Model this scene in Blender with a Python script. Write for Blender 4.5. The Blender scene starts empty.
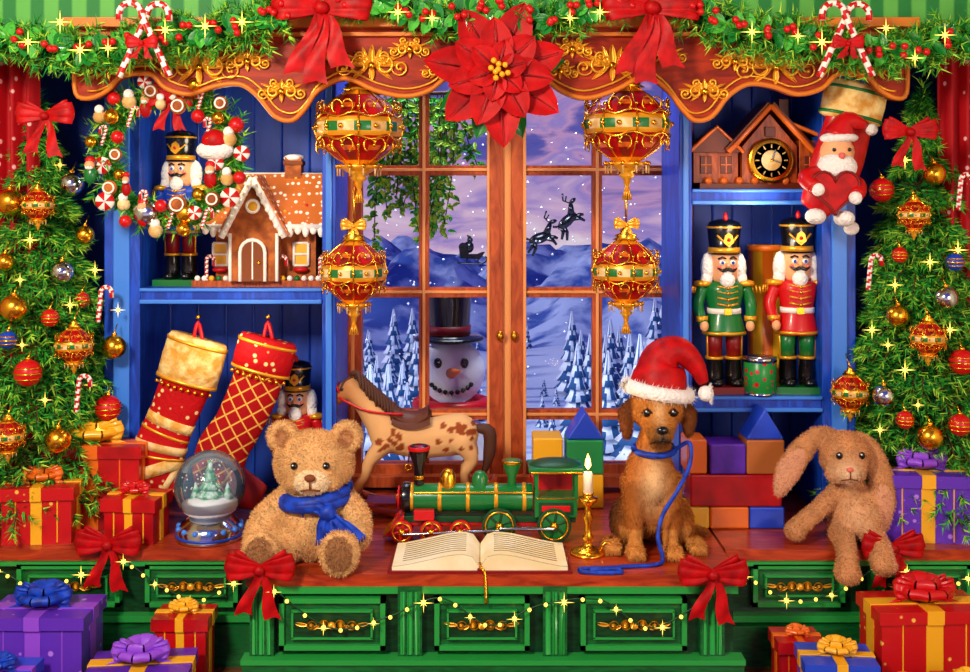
import bpy, math, random
import numpy as np
from mathutils import Vector, Matrix, Euler, noise
random.seed(7); rng=np.random.default_rng(7)
S=0.25; CZ=5.0; CD=11.0; CT=1.25
pi=math.pi
def kk(y): return (CD+y)/CD
def WX(px,y): return (px-485)/100*kk(y)
def WZ(py,y): return CZ+(200-py)/100*kk(y)
def ayz(z,y): return 200+(CZ-z)*100/kk(y)
def ayc(y): return ayz(CT,y)
# ---------------------------------------------------------------- materials
def hexc(h):
    h=h.lstrip('#'); o=[]
    for i in (0,2,4):
        c=int(h[i:i+2],16)/255
        o.append(c/12.92 if c<=.04045 else ((c+.055)/1.055)**2.4)
    return (*o,1)
MD={}
def D(name,c,rough=.45,metal=0,c2=None,tex='noise',scale=20,bump=0,emit=0,thr=(.4,.6),coat=0,vec=(1,1,1),bscale=None,spec=.4):
    MD[name]=dict(c=c,rough=rough,metal=metal,c2=c2,tex=tex,scale=scale,bump=bump,emit=emit,thr=thr,coat=coat,vec=vec,bscale=bscale,spec=spec)
_m={}
def getmat(name):
    if name in _m: return _m[name]
    m=bpy.data.materials.new(name); m.use_nodes=True; nt=m.node_tree; n=nt.nodes; l=nt.links
    b=n['Principled BSDF']
    if name in('glass','globeglass'):
        n.remove(b); out=[x for x in n if x.type=='OUTPUT_MATERIAL'][0]
        t=n.new('ShaderNodeBsdfTransparent'); g=n.new('ShaderNodeBsdfGlossy'); g.inputs['Roughness'].default_value=.03
        lw=n.new('ShaderNodeLayerWeight'); lw.inputs[0].default_value=.08 if name=='glass' else .25
        mx=n.new('ShaderNodeMixShader'); l.new(lw.outputs['Fresnel'],mx.inputs[0]); l.new(mx.outputs[0],out.inputs[0]); l.new(g.outputs[0],mx.inputs[2])
        t.inputs[0].default_value=(.95,.98,1,1)
        if name=='glass': l.new(t.outputs[0],mx.inputs[1])
        else:
            df=n.new('ShaderNodeBsdfDiffuse'); df.inputs[0].default_value=(.35,.7,1,1); m2=n.new('ShaderNodeMixShader'); m2.inputs[0].default_value=.12
            l.new(t.outputs[0],m2.inputs[1]); l.new(df.outputs[0],m2.inputs[2]); l.new(m2.outputs[0],mx.inputs[1])
        _m[name]=m; return m
    if name=='vcol':
        a=n.new('ShaderNodeAttribute'); a.attribute_name='Col'
        l.new(a.outputs['Color'],b.inputs['Base Color']); b.inputs['Roughness'].default_value=.75; b.inputs['Specular IOR Level'].default_value=.2
        _m[name]=m; return m
    d=MD[name]
    b.inputs['Base Color'].default_value=hexc(d['c']); b.inputs['Roughness'].default_value=d['rough']; b.inputs['Metallic'].default_value=d['metal']
    b.inputs['Coat Weight'].default_value=d['coat']; b.inputs['Coat Roughness'].default_value=.1; b.inputs['Specular IOR Level'].default_value=d['spec']
    if d['emit']:
        b.inputs['Emission Color'].default_value=hexc(d['c']); b.inputs['Emission Strength'].default_value=d['emit']
    if d['c2'] or d['bump']:
        tc=n.new('ShaderNodeTexCoord'); mp=n.new('ShaderNodeMapping'); l.new(tc.outputs['Object'],mp.inputs[0]); mp.inputs['Scale'].default_value=d['vec']
    if d['c2']:
        tx=d['tex']
        if tx in('noise','wood'):
            t=n.new('ShaderNodeTexNoise'); t.inputs['Scale'].default_value=d['scale']; t.inputs['Detail'].default_value=5 if tx=='noise' else 8
            if tx=='wood': t.inputs['Distortion'].default_value=1.5
            o=t.outputs['Fac']
        elif tx=='vor':
            t=n.new('ShaderNodeTexVoronoi'); t.inputs['Scale'].default_value=d['scale']; t.inputs['Randomness'].default_value=.6; o=t.outputs['Distance']
        elif tx=='plaid':
            mp.inputs['Rotation'].default_value=(0,math.radians(28),0)
            t=n.new('ShaderNodeTexWave'); t.inputs['Scale'].default_value=d['scale']; t.bands_direction='X'; t2_=n.new('ShaderNodeTexWave'); t2_.inputs['Scale'].default_value=d['scale']; t2_.bands_direction='Z'
            l.new(mp.outputs[0],t2_.inputs['Vector']); mxm=n.new('ShaderNodeMath'); mxm.operation='MAXIMUM'; l.new(t.outputs['Fac'],mxm.inputs[0]); l.new(t2_.outputs['Fac'],mxm.inputs[1]); o=mxm.outputs[0]
        else:
            t=n.new('ShaderNodeTexWave'); t.inputs['Scale'].default_value=d['scale']; t.bands_direction={'wave':'X','wavez':'Z','diag':'DIAGONAL'}[tx]; o=t.outputs['Fac']
        l.new(mp.outputs[0],t.inputs['Vector'])
        r=n.new('ShaderNodeValToRGB'); e=r.color_ramp.elements; a,c=d['thr']; ca,cb=d['c'],d['c2']
        if a>c: a,c=c,a; ca,cb=cb,ca
        e[0].position=a; e[1].position=c; e[0].color=hexc(ca); e[1].color=hexc(cb)
        l.new(o,r.inputs[0]); l.new(r.outputs[0],b.inputs['Base Color'])
    if d['bump']:
        t2=n.new('ShaderNodeTexNoise'); t2.inputs['Scale'].default_value=d['bscale'] or d['scale']*2; t2.inputs['Detail'].default_value=4
        l.new(mp.outputs[0],t2.inputs['Vector'])
        bp=n.new('ShaderNodeBump'); bp.inputs['Strength'].default_value=d['bump']; bp.inputs['Distance'].default_value=.01
        l.new(t2.outputs['Fac'],bp.inputs['Height']); l.new(bp.outputs[0],b.inputs['Normal'])
    _m[name]=m; return m
D('red','#c80a12',.4,coat=.2,spec=.35); D('redsilk','#c4060e',.5,c2='#8e0308',scale=30,thr=(.35,.7),spec=.2); D('darkred','#7c050a',.4)
D('petal','#cc0a10',.55,c2='#8e0308',scale=18,thr=(.3,.75),spec=.2)
D('white','#f6f2ea',.5); D('fluff','#fbf8f4',.9,bump=.8,scale=60,spec=.1); D('black','#0b0b0e',.25,coat=.5); D('cream','#efd39a',.6,c2='#d0a055',scale=25)
D('gold','#f6b430',.25,1); D('goldp','#f0a822',.3,.45,spec=.6); D('brass','#c98a25',.3,.9); D('silver','#c9d3de',.15,1)
D('blue','#1040b8',.4); D('bluesilk','#1446c8',.5,c2='#0c2c90',scale=40,spec=.3); D('purple','#5f1ea8',.4,c2='#3e1278',scale=20); D('purplel','#9048d8',.45)
D('green','#0b7030',.35,coat=.3); D('dgreen','#06401c',.4)
D('skin','#f0ac78',.5); D('cheek','#e06a5c',.5)
D('cabgreen','#0b6c2e',.38,c2='#05441c',tex='wood',scale=12,vec=(1,1,6),thr=(.35,.7),coat=.2)
D('cabgreen2','#06421c',.4,c2='#042c12',tex='wood',scale=14,vec=(1,1,5)); D('cablight','#249a40',.35,coat=.3)
D('redwood','#c8481a',.36,c2='#7a1a08',tex='wood',scale=7,vec=(1,5,5),thr=(.3,.7),coat=.25)
D('valwood','#b03008',.5,c2='#6e1404',tex='wood',scale=6,vec=(1,3,5),thr=(.3,.7),spec=.2)
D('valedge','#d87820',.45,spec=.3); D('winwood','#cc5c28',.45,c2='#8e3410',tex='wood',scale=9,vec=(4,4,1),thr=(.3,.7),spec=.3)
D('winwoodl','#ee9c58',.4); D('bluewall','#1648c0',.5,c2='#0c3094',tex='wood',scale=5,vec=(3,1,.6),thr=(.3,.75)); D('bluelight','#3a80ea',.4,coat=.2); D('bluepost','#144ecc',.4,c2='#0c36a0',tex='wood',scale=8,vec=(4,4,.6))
D('greenstripe','#167a34',.6,c2='#5aae4a',tex='wave',scale=4,thr=(.35,.6))
D('curtain','#a80814',.6,c2='#f0b8b4',tex='vor',scale=24,thr=(.19,.13),spec=.2); D('floorwood','#7a4322',.4,c2='#4f2810',tex='wood',scale=5,vec=(1,6,1))
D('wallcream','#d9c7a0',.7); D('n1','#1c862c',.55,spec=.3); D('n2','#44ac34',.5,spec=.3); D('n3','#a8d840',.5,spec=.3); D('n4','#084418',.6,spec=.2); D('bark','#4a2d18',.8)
D('leafg','#14802c',.3,coat=.3); D('leafg2','#4ab63c',.35); D('glow','#ffcf50',.4,emit=2.2); D('glintglow','#ffe060',.4,emit=2.2)
D('snow','#e6eeff',.8,c2='#b8ccf4',scale=1.2,thr=(.35,.7)); D('mount','#c0d2f6',.9,c2='#3f62b4',scale=2.4,thr=(.42,.58)); D('farpine','#23568e',.8); D('snowcap','#e4eeff',.8); D('snowwhite','#f6f8ff',.8)
D('ginger','#bc6422',.7,c2='#8f4210',scale=30,bump=.3); D('gingerd','#7c3c14',.7); D('icing','#fff8ee',.4); D('oroof','#c56418',.6,c2='#fbeedd',tex='vor',scale=55,thr=(.34,.26))
D('clockwood','#c4581a',.4,c2='#8f3408',tex='wood',scale=12,vec=(4,4,1)); D('clockd','#6d2508',.4)
D('yellow','#f0b01c',.4,coat=.3); D('orange','#e86c12',.4,coat=.3); D('page','#f8ecc8',.7,c2='#ecd8a4',scale=8); D('pagetext','#8c7a5a',.8)
D('leather','#5a2a14',.45); D('carrot','#e8691a',.5); D('horsemane','#4a2412',.7); D('stockr','#b80c14',.7,c2='#f4d490',tex='vor',scale=38,thr=(.26,.18),bump=.3,spec=.15); D('stockg','#dc9e40',.65,c2='#f4d890',scale=30,bump=.5,spec=.2)
D('plaid','#a20810',.7,c2='#e8b050',tex='plaid',scale=9,thr=(.94,.985),spec=.15); D('giftred','#c20c14',.35,coat=.2,c2='#980810',scale=10); D('giftblue','#1c46d0',.35,coat=.2); D('giftpurp','#5e28b4',.35,c2='#461896',scale=12,coat=.2)
D('giftyel','#f2b020',.4,coat=.2); D('marble','#b9682e',.4); D('wax','#f6ecd2',.4); D('flame','#ffb84a',.4,emit=14); D('tin','#c01420',.3,c2='#1a8a3a',tex='vor',scale=45,thr=(.3,.35))
D('treeglobe','#1f9a50',.6,c2='#d6f0e6',scale=60); D('blkgreen','#1f8a4a',.4)
D('giftdots','#c20c14',.4,c2='#f4c050',tex='vor',scale=30,thr=(.2,.14),coat=.2); D('giftpdots','#5e2cbc',.4,c2='#b47af0',tex='vor',scale=26,thr=(.2,.14),coat=.2)
# ---------------------------------------------------------------- mesh builder
def V(*a): return Vector(a)
def cat(pts,n=6,closed=False):
    P=[Vector(p) for p in pts]; o=[]; N=len(P)
    for i in range(N if closed else N-1):
        if closed: a,b,c,d=P[(i-1)%N],P[i],P[(i+1)%N],P[(i+2)%N]
        else: a,b,c,d=P[max(i-1,0)],P[i],P[i+1],P[min(i+2,N-1)]
        for j in range(n):
            t=j/n
            o.append(.5*((2*b)+(c-a)*t+(2*a-5*b+4*c-d)*t*t+(3*b-a-3*c+d)*t**3))
    if not closed: o.append(P[-1])
    return o
def lerpl(vals,n):
    xs=np.linspace(0,len(vals)-1,n); return list(np.interp(xs,range(len(vals)),vals))
class MB:
    def __init__(s): s.ch=[]; s.mats=[]; s.T=Matrix(); s.nv=0
    def mi(s,m):
        if m not in s.mats: s.mats.append(m)
        return s.mats.index(m)
    def add(s,v,f,mat,smooth=True,col=None):
        v=np.array([tuple(x) for x in v],dtype=float) if not isinstance(v,np.ndarray) else v
        M=np.array(s.T); v=v@M[:3,:3].T+M[:3,3]
        if isinstance(mat,str): mi=[s.mi(mat)]*len(f)
        else: mi=[s.mi(x) for x in mat]
        s.ch.append((v,f,mi,smooth,col,s.nv)); s.nv+=len(v)
    def box(s,c,d,mat,rot=None,taper=1):
        x,y,z=d[0]/2,d[1]/2,d[2]/2
        vs=[V(-x,-y,-z),V(x,-y,-z),V(x,y,-z),V(-x,y,-z),V(-x*taper,-y*taper,z),V(x*taper,-y*taper,z),V(x*taper,y*taper,z),V(-x*taper,y*taper,z)]
        R=Euler(rot).to_matrix() if rot else Matrix.Identity(3); c=Vector(c)
        s.add([R@v+c for v in vs],[(0,3,2,1),(4,5,6,7),(0,1,5,4),(1,2,6,5),(2,3,7,6),(3,0,4,7)],mat,False)
    def lathe(s,prof,mat='red',c=(0,0,0),seg=20,rot=None,sc=(1,1,1),matfn=None,smooth=True,lobes=0,la=0):
        R=Euler(rot).to_matrix() if rot else Matrix.Identity(3); c=Vector(c); vs=[]; f=[]; ms=[]
        for r,z in prof:
            for j in range(seg):
                a=2*pi*j/seg; rr=r*(1+la*math.cos(lobes*a))
                vs.append(R@V(rr*math.cos(a)*sc[0],rr*math.sin(a)*sc[1],z*sc[2])+c)
        for i in range(len(prof)-1):
            for j in range(seg):
                f.append((i*seg+j,i*seg+(j+1)%seg,(i+1)*seg+(j+1)%seg,(i+1)*seg+j)); ms.append(matfn(i,j) if matfn else mat)
        if prof[0][0]>1e-4: f.append(tuple(range(seg))[::-1]); ms.append(ms[0])
        if prof[-1][0]>1e-4: f.append(tuple(range((len(prof)-1)*seg,len(prof)*seg))); ms.append(ms[-2])
        s.add(vs,f,ms,smooth)
    def cyl(s,c,r,h,mat,rot=None,seg=20,r2=None):
        r2=r if r2 is None else r2
        s.lathe([(r,-h/2),(r2,h/2)],mat,c,seg,rot)
    def ell(s,c,r,mat,seg=16,rot=None,matfn=None):
        if not hasattr(r,'__len__'): r=(r,r,r)
        n=max(6,seg*5//8)
        prof=[(max(math.sin(pi*i/n),1e-5),-math.cos(pi*i/n)) for i in range(n+1)]
        s.lathe(prof,mat,c,seg,rot,r,matfn)
    def tube(s,path,r,mat,seg=8,fy=1,closed=False,matfn=None,caps=True):
        P=[Vector(p) for p in path]; N=len(P)
        r=[r]*N if not hasattr(r,'__len__') else (list(r) if len(r)==N else lerpl(r,N))
        vs=[];f=[];ms=[]; prev=None
        for i in range(N):
            if closed: t=P[(i+1)%N]-P[i-1]
            else: t=P[min(i+1,N-1)]-P[max(i-1,0)]
            t.normalize()
            n2=V(0,1,0)-t*t.y
            if n2.length<.25: n2=(prev-t*prev.dot(t)) if prev is not None else V(1,0,0)-t*t.x
            n2.normalize(); prev=n2; n1=t.cross(n2)
            for j in range(seg):
                a=2*pi*j/seg; vs.append(P[i]+n1*(r[i]*math.cos(a))+n2*(r[i]*fy*math.sin(a)))
        for i in range(N if closed else N-1):
            i2=(i+1)%N
            for j in range(seg):
                f.append((i*seg+j,i*seg+(j+1)%seg,i2*seg+(j+1)%seg,i2*seg+j)); ms.append(matfn(i,j) if matfn else mat)
        if not closed and caps:
            f.append(tuple(range(seg))[::-1]); ms.append(ms[0]); f.append(tuple(range((N-1)*seg,N*seg))); ms.append(ms[-2])
        s.add(vs,f,ms,True)
    def ring(s,c,r,w,mat,n=20,ax='y',seg=6,rz=1):
        c=Vector(c); A=np.linspace(0,2*pi,n+1)[:-1]
        fn={'y':lambda a:V(r*math.cos(a),0,r*rz*math.sin(a)),'z':lambda a:V(r*math.cos(a),r*rz*math.sin(a),0),'x':lambda a:V(0,r*math.cos(a),r*rz*math.sin(a))}[ax]
        s.tube([c+fn(a) for a in A],w,mat,seg,closed=True)
    def limb(s,pts,rs,mat='vcol',seg=14):
        P=cat(pts,5) if len(pts)>2 else [Vector(pts[0]),Vector(pts[1])]
        s.tube(P,lerpl(rs,len(P)),mat,seg)
        for p,r in zip(pts,rs): s.ell(p,r,mat,seg)
    def prism(s,poly,y0,y1,mat,side=None):
        n=len(poly); vs=[V(x,y0,z) for x,z in poly]+[V(x,y1,z) for x,z in poly]
        f=[tuple(range(n)),tuple(range(2*n-1,n-1,-1))]; m=[mat,mat]
        for i in range(n): f.append((i,n+i,n+(i+1)%n,(i+1)%n)); m.append(side or mat)
        s.add(vs,f,m,False)
    def slab(s,q,n_,mat):
        a,b,c,d=q; s.add([a,b,c,d,a+n_,b+n_,c+n_,d+n_],[(0,1,2,3),(4,5,6,7),(0,1,5,4),(1,2,6,5),(2,3,7,6),(3,0,4,7)],mat,False)
    def grid(s,G,mat,smooth=True):
        n=len(G);m=len(G[0]); vs=[p for r in G for p in r]
        s.add(vs,[(i*m+j,i*m+j+1,(i+1)*m+j+1,(i+1)*m+j) for i in range(n-1) for j in range(m-1)],mat,smooth)
    def leaf(s,base,d,nrm,L,w,mat,curl=.15,n=6):
        base=Vector(base); d=Vector(d).normalized(); nrm=Vector(nrm).normalized(); sd=d.cross(nrm).normalized(); G=[]
        for i in range(n+1):
            t=i/n; ww=w*max(math.sin(pi*min(t*.92+.06,1)),0)**.8
            if i==n: ww=0
            p=base+d*(L*t)-nrm*(curl*L*t*t)
            G.append([p-sd*ww+nrm*ww*.25,p-sd*ww*.5+nrm*.06*ww,p-nrm*.02,p+sd*ww*.5+nrm*.06*ww,p+sd*ww+nrm*ww*.25])
        s.grid(G,mat)
    def needles(s,path,count,ln,mats=('n1','n2','n3'),wid=.012,fwd=.7):
        P=np.array([tuple(p) for p in path]); n=len(P)
        t=rng.random(count)*(n-1); i=np.minimum(t.astype(int),n-2); fr=(t-i)[:,None]
        b=P[i]*(1-fr)+P[i+1]*fr; tg=P[i+1]-P[i]; tg/=np.linalg.norm(tg,axis=1)[:,None]+1e-9
        rd=rng.normal(size=(count,3)); rd-=tg*np.sum(rd*tg,axis=1)[:,None]; rd/=np.linalg.norm(rd,axis=1)[:,None]+1e-9
        d=tg*fwd+rd; d/=np.linalg.norm(d,axis=1)[:,None]
        L=ln*(.7+.5*rng.random(count))[:,None]; sd=np.cross(d,rng.normal(size=(count,3))); sd/=np.linalg.norm(sd,axis=1)[:,None]+1e-9
        v=np.stack([b-sd*wid,b+sd*wid,b+d*L],axis=1)
        w=rng.integers(0,len(mats),count)
        for mi_,m in enumerate(mats):
            q=v[w==mi_].reshape(-1,3)
            if len(q): s.add(q,[(3*a,3*a+1,3*a+2) for a in range(len(q)//3)],m,False)
    def star(s,c,r,mat='glintglow'):  # star-shaped glint modelled as glowing spikes, not a bulb
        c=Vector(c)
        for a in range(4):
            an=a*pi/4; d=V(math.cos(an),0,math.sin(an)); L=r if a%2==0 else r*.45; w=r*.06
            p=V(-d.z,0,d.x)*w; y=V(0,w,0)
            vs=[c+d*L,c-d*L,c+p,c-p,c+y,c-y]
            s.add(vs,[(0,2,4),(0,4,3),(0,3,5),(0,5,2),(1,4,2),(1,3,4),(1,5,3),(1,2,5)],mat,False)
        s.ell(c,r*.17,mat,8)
    def bow(s,c,w,h,mat='redsilk',tails=((-.45,-1.6),(.45,-1.6)),knot=None):
        c=Vector(c)
        for sx in (-1,1):
            for (sw,sh,rz,oy) in ((1,1,.18,0),(.78,.8,.75,.03)):
                pth=[(0,0,.14),(.45,-.14,.36),(.85,-.16,.5),(1.02,-.02,.52),(.88,.1,.48),(.45,.1,.34),(0,.04,.12)]
                pp=cat([V(a*w*sw,b*w*sw,0) for a,b,_ in pth],3); hw=lerpl([q*h*sh for *_,q in pth],len(pp)); G=[]
                for p,q in zip(pp,hw):
                    row=[]
                    for j in range(9):
                        v=-1+j/4; x=p.x; row.append(c+V(sx*(x*(1-.10*abs(v))),p.y+oy-.035*w*math.cos(v*pi*2.5)*min(1,x/w*2),v*q+rz*h*(x/w)*.6+(.08*h if v>0 else 0)))
                    G.append(row)
                s.grid(G,mat)
        for tx,tz in tails:
            G=[];n=10
            for i in range(n+1):
                t=i/n; cx=tx*w*(t**.8)+.06*w*math.sin(t*6); cz=tz*h*t; ww=w*(.08+.16*t); row=[]
                for j in range(5):
                    v=-1+j/2; z=cz+(0.12*h*(1-abs(v)) if i==n else 0); row.append(c+V(cx+v*ww,-.05*w+.04*w*math.sin(t*7+v*2),z))
                G.append(row)
            s.grid(G,mat)
        s.ell(c+V(0,-.08*w,0),(.16*w,.13*w,.22*h),knot or mat,12)
    def rosette(s,c,r,mat,n=9):
        c=Vector(c)
        for lay,(k,rr,up) in enumerate(((n,1,.45),(n-3,.65,.95))):
            for a in range(k):
                an=2*pi*a/k+lay*.3; d=V(math.cos(an),math.sin(an),0); sd=V(-d.y,d.x,0); G=[]
                for q in cat([V(0,0,0),V(.5,0,.05+up*.3),V(.95,0,.25+up*.5),V(.85,0,.5+up*.6),V(.4,0,.4+up*.5),V(.05,0,.15)],3):
                    ww=r*(.1+.22*q.x); G.append([c+d*(q.x*r*rr)+V(0,0,q.z*r*.8)-sd*ww,c+d*(q.x*r*rr)+V(0,0,q.z*r*.84),c+d*(q.x*r*rr)+V(0,0,q.z*r*.8)+sd*ww])
                s.grid(G,mat)
        s.ell(c+V(0,0,.35*r),.2*r,mat,10)
    def scroll(s,c,sz,fx=1,fz=1,r=.02,mat='goldp',turns=1.3):
        c=Vector(c); pts=[]
        for i in range(22):
            t=i/21; a=pi-turns*2*pi*t; rad=sz*(1-.8*t); pts.append(c+V(fx*(sz+rad*math.cos(a)),0,fz*rad*math.sin(a)))
        s.tube(pts,lerpl([r*.5,r,r*.8],22),mat,6); s.ell(pts[-1],r*1.6,mat,8)
    def build(s,scale):
        vs=np.concatenate([c[0] for c in s.ch])*scale; Fc=[];MI=[];SM=[]
        col=np.ones((len(vs),4)) if any(c[4] is not None for c in s.ch) else None
        for v,f,mi,sm,cl,o in s.ch:
            Fc.extend([tuple(i+o for i in q) for q in f]); MI.extend(mi); SM.extend([sm]*len(f))
            if cl is not None: col[o:o+len(v),:3]=cl
        me=bpy.data.meshes.new('m'); me.from_pydata(vs.tolist(),[],Fc)
        for m in s.mats: me.materials.append(getmat(m))
        me.polygons.foreach_set('material_index',MI); me.polygons.foreach_set('use_smooth',SM)
        if col is not None:
            a=me.color_attributes.new('Col','FLOAT_COLOR','POINT'); a.data.foreach_set('color',col.ravel())
        me.update(); return me
    def done(s,name,px=None,py=None,y=0,loc=None,rz=0,bevel=0,ang=35,k=None):
        if loc is None:
            k=k or kk(y); loc=V(WX(px,y),y,WZ(py,y))
        else: k=k or 1; loc=Vector(loc)
        me=s.build(S*k); me.name=name; o=bpy.data.objects.new(name,me); bpy.context.collection.objects.link(o)
        o.location=loc*S; o.rotation_euler=(0,0,rz)
        if bevel:
            b=o.modifiers.new('bevel','BEVEL'); b.width=bevel*S; b.segments=2; b.limit_method='ANGLE'; b.angle_limit=math.radians(ang)
        return o
    def organic(s,src,voxel,smooth,colfn,fur=0,fl=.04,fw=.006,down=.5,up=.8,jit=.35):
        me=src.build(1.0); o=bpy.data.objects.new('tmp',me); bpy.context.collection.objects.link(o)
        r=o.modifiers.new('r','REMESH'); r.mode='VOXEL'; r.voxel_size=voxel
        sm=o.modifiers.new('s','SMOOTH'); sm.iterations=smooth; sm.factor=.5
        dg=bpy.context.evaluated_depsgraph_get(); ev=o.evaluated_get(dg); m2=ev.to_mesh()
        n=len(m2.vertices); co=np.zeros(n*3); m2.vertices.foreach_get('co',co); co=co.reshape(-1,3)
        f=[tuple(p.vertices) for p in m2.polygons]
        c=colfn(co); s.add(co,f,'vcol',True,c)
        if fur:
            nv=np.zeros(n*3); m2.vertices.foreach_get('normal',nv); nv=nv.reshape(-1,3)
            idx=rng.integers(0,n,fur); b=co[idx]+rng.normal(size=(fur,3))*voxel*.5; nn=nv[idx]
            b-=nn*np.sum((b-co[idx])*nn,axis=1)[:,None]
            g=np.array([0,0,-1.0])+nn*nn[:,2:3]
            d=nn*up+rng.normal(size=(fur,3))*jit+g*down; d/=np.linalg.norm(d,axis=1)[:,None]
            sd=np.cross(d,rng.normal(size=(fur,3))); sd/=np.linalg.norm(sd,axis=1)[:,None]+1e-9
            b=b-nn*.006; v=np.stack([b-sd*fw,b+sd*fw,b+d*fl*(.6+.8*rng.random(fur))[:,None]],axis=1).reshape(-1,3)
            cc=np.repeat(np.clip(c[idx]*(.72+.55*rng.random(fur))[:,None],0,1),3,axis=0)
            s.add(v,[(3*a,3*a+1,3*a+2) for a in range(fur)],'vcol',False,cc)
        ev.to_mesh_clear(); bpy.data.objects.remove(o)
def F(ax,ay): return lambda px,py,d=0: V((px-ax)/100,d,(ay-py)/100)
def lin(h): return np.array(hexc(h)[:3])
def wbox(name,x0,x1,y0,y1,z0,z1,mat,bevel=0):
    m=MB(); m.box(((x0+x1)/2,(y0+y1)/2,(z0+z1)/2),(x1-x0,y1-y0,z1-z0),mat); return m.done(name,loc=(0,0,0),bevel=bevel)
# ================================================================ ROOM
YB=3.3; CEIL=8.2
wx0,wx1,wz0,wz1=WX(338,YB),WX(690,YB),1.36,WZ(55,YB)
m=MB()
for x0,x1,z0,z1 in ((-7.5,wx0,0,CEIL),(wx1,7.5,0,CEIL),(wx0,wx1,0,wz0),(wx0,wx1,wz1,CEIL)):
    m.box(((x0+x1)/2,YB+.15,(z0+z1)/2),(x1-x0,.3,z1-z0),'bluewall')
m.done('wall_back',loc=(0,0,0))
wbox('wall_left',-7.8,-7.5,-13,YB+.3,0,CEIL,'wallcream'); wbox('wall_right',7.5,7.8,-13,YB+.3,0,CEIL,'wallcream')
wbox('floor',-7.8,7.8,-13,YB+.3,-.2,0,'floorwood'); wbox('ceiling',-7.8,7.8,-2.2,YB+.3,CEIL,CEIL+.2,'wallcream')
# window
m=MB(); z0,z1=wz0,wz1; yw=YB+.05
def bar(px0,px1,zz0,zz1,y=yw,d=.22,mat='winwood'): m.box(((WX(px0,YB)+WX(px1,YB))/2,y,(zz0+zz1)/2),((px1-px0)/100*1.3,d,zz1-zz0),mat)
bar(338.5,352,z0-.05,z1,d=.5); bar(676,690,z0-.05,z1,d=.5)
m.box(((wx0+wx1)/2,yw,z0+.03),(wx1-wx0,.55,.14),'winwood'); m.box(((wx0+wx1)/2,yw,z1-.05),(wx1-wx0,.5,.2),'winwood')
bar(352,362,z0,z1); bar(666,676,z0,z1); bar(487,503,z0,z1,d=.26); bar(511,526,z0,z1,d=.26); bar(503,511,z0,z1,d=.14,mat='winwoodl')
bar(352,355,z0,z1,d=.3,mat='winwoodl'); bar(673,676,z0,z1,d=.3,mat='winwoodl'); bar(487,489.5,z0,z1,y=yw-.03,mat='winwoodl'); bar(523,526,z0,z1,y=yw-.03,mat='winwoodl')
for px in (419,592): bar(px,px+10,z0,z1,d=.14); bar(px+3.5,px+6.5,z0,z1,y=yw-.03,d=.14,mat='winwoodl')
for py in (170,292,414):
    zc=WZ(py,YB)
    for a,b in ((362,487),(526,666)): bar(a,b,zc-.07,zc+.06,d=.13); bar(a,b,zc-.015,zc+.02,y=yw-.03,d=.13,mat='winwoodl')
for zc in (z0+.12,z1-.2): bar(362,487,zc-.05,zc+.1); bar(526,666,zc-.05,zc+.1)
for a,b in ((362,487),(526,666)): bar(a,b,z0+.1,z1-.1,y=yw+.03,d=.01,mat='glass')
m.ell((WX(500,YB),yw-.17,WZ(335,YB)),(.05,.05,.07),'brass'); m.ell((WX(514,YB),yw-.17,WZ(335,YB)),(.05,.05,.07),'brass')
m.done('window_1',loc=(0,0,0),bevel=.015)
# ================================================================ OUTSIDE
m=MB(); G=[]
for i in range(90):
    y=3.7+ (i/89)**1.6*56; row=[]
    for j in range(120):
        x=-34+68*j/119
        h=-.5+.12*noise.noise(V(x*.4,y*.3,0))
        if y>22:
            w=min((y-22)/12,1); h+=w*(1.0+2.4*abs(noise.noise(V(x*.2,y*.15,3)))+1.0*noise.noise(V(x*.5,y*.4,5))+.5*noise.noise(V(x*1.1,y*.9,7)))
            h+=w*1.6*math.exp(-((x+9)/6)**2)+w*1.2*math.exp(-((x-9)/5)**2)
        row.append(V(x,y,h))
    G.append(row)
m.grid(G,'snow')
me_t=m.done('snowy_ground',loc=(0,0,0))
me_t.data.materials.append(getmat('mount'))
for p in me_t.data.polygons:
    if p.center.y/S>25 and p.center.z/S>-.1: p.material_index=1
random.seed(3)
def pine_far(x,y,h,mm):
    for l in range(7):
        t=l/7; zb=-.5+h*(.06+t*.82); rr=h*.21*(1-t*.88)
        mm.lathe([(rr,zb-.02*h),(rr*.7,zb+h*.04),(rr*.2,zb+h*.2)],'farpine',(x,y,0),14,lobes=7,la=.13,matfn=lambda i,j:'farpine' if i==0 and j%2 or (j+l)%3==0 else 'snowcap')
    mm.cyl((x,y,-.45),.05,h*.3,'bark',seg=8)
m=MB()
for i in range(70):
    y=random.uniform(12,27); px=random.uniform(330,720) if i<56 else random.uniform(100,900); h=random.uniform(1.1,2.5)
    if abs(px-500)<70: h*=.5
    pine_far(WX(px,y),y,h,m)
for px,y,h in ((370,9,2.6),(388,11,2.3),(660,10,2.5),(640,12,2.8),(608,13,2.3),(590,16,2.3),(402,13,2.0)): pine_far(WX(px,y),y,h,m)
m.done('snowy_pine_forest',loc=(0,0,0))
# falling snow
m=MB()
for i in range(420):
    y=4.0+8*random.random()**1.4; px=random.uniform(330,720); py=random.uniform(60,470); c=V(WX(px,y),y,WZ(py,y)); r=random.uniform(.007,.016)*kk(y)
    if c.z<-.4: continue
    m.add([c+V(r,0,0),c-V(r,0,0),c+V(0,r,0),c-V(0,r,0),c+V(0,0,r),c-V(0,0,r)],[(0,2,4),(2,1,4),(1,3,4),(3,0,4),(2,0,5),(1,2,5),(3,1,5),(0,3,5)],'snowwhite',True)
m.done('falling_snow',loc=(0,0,0))
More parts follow.
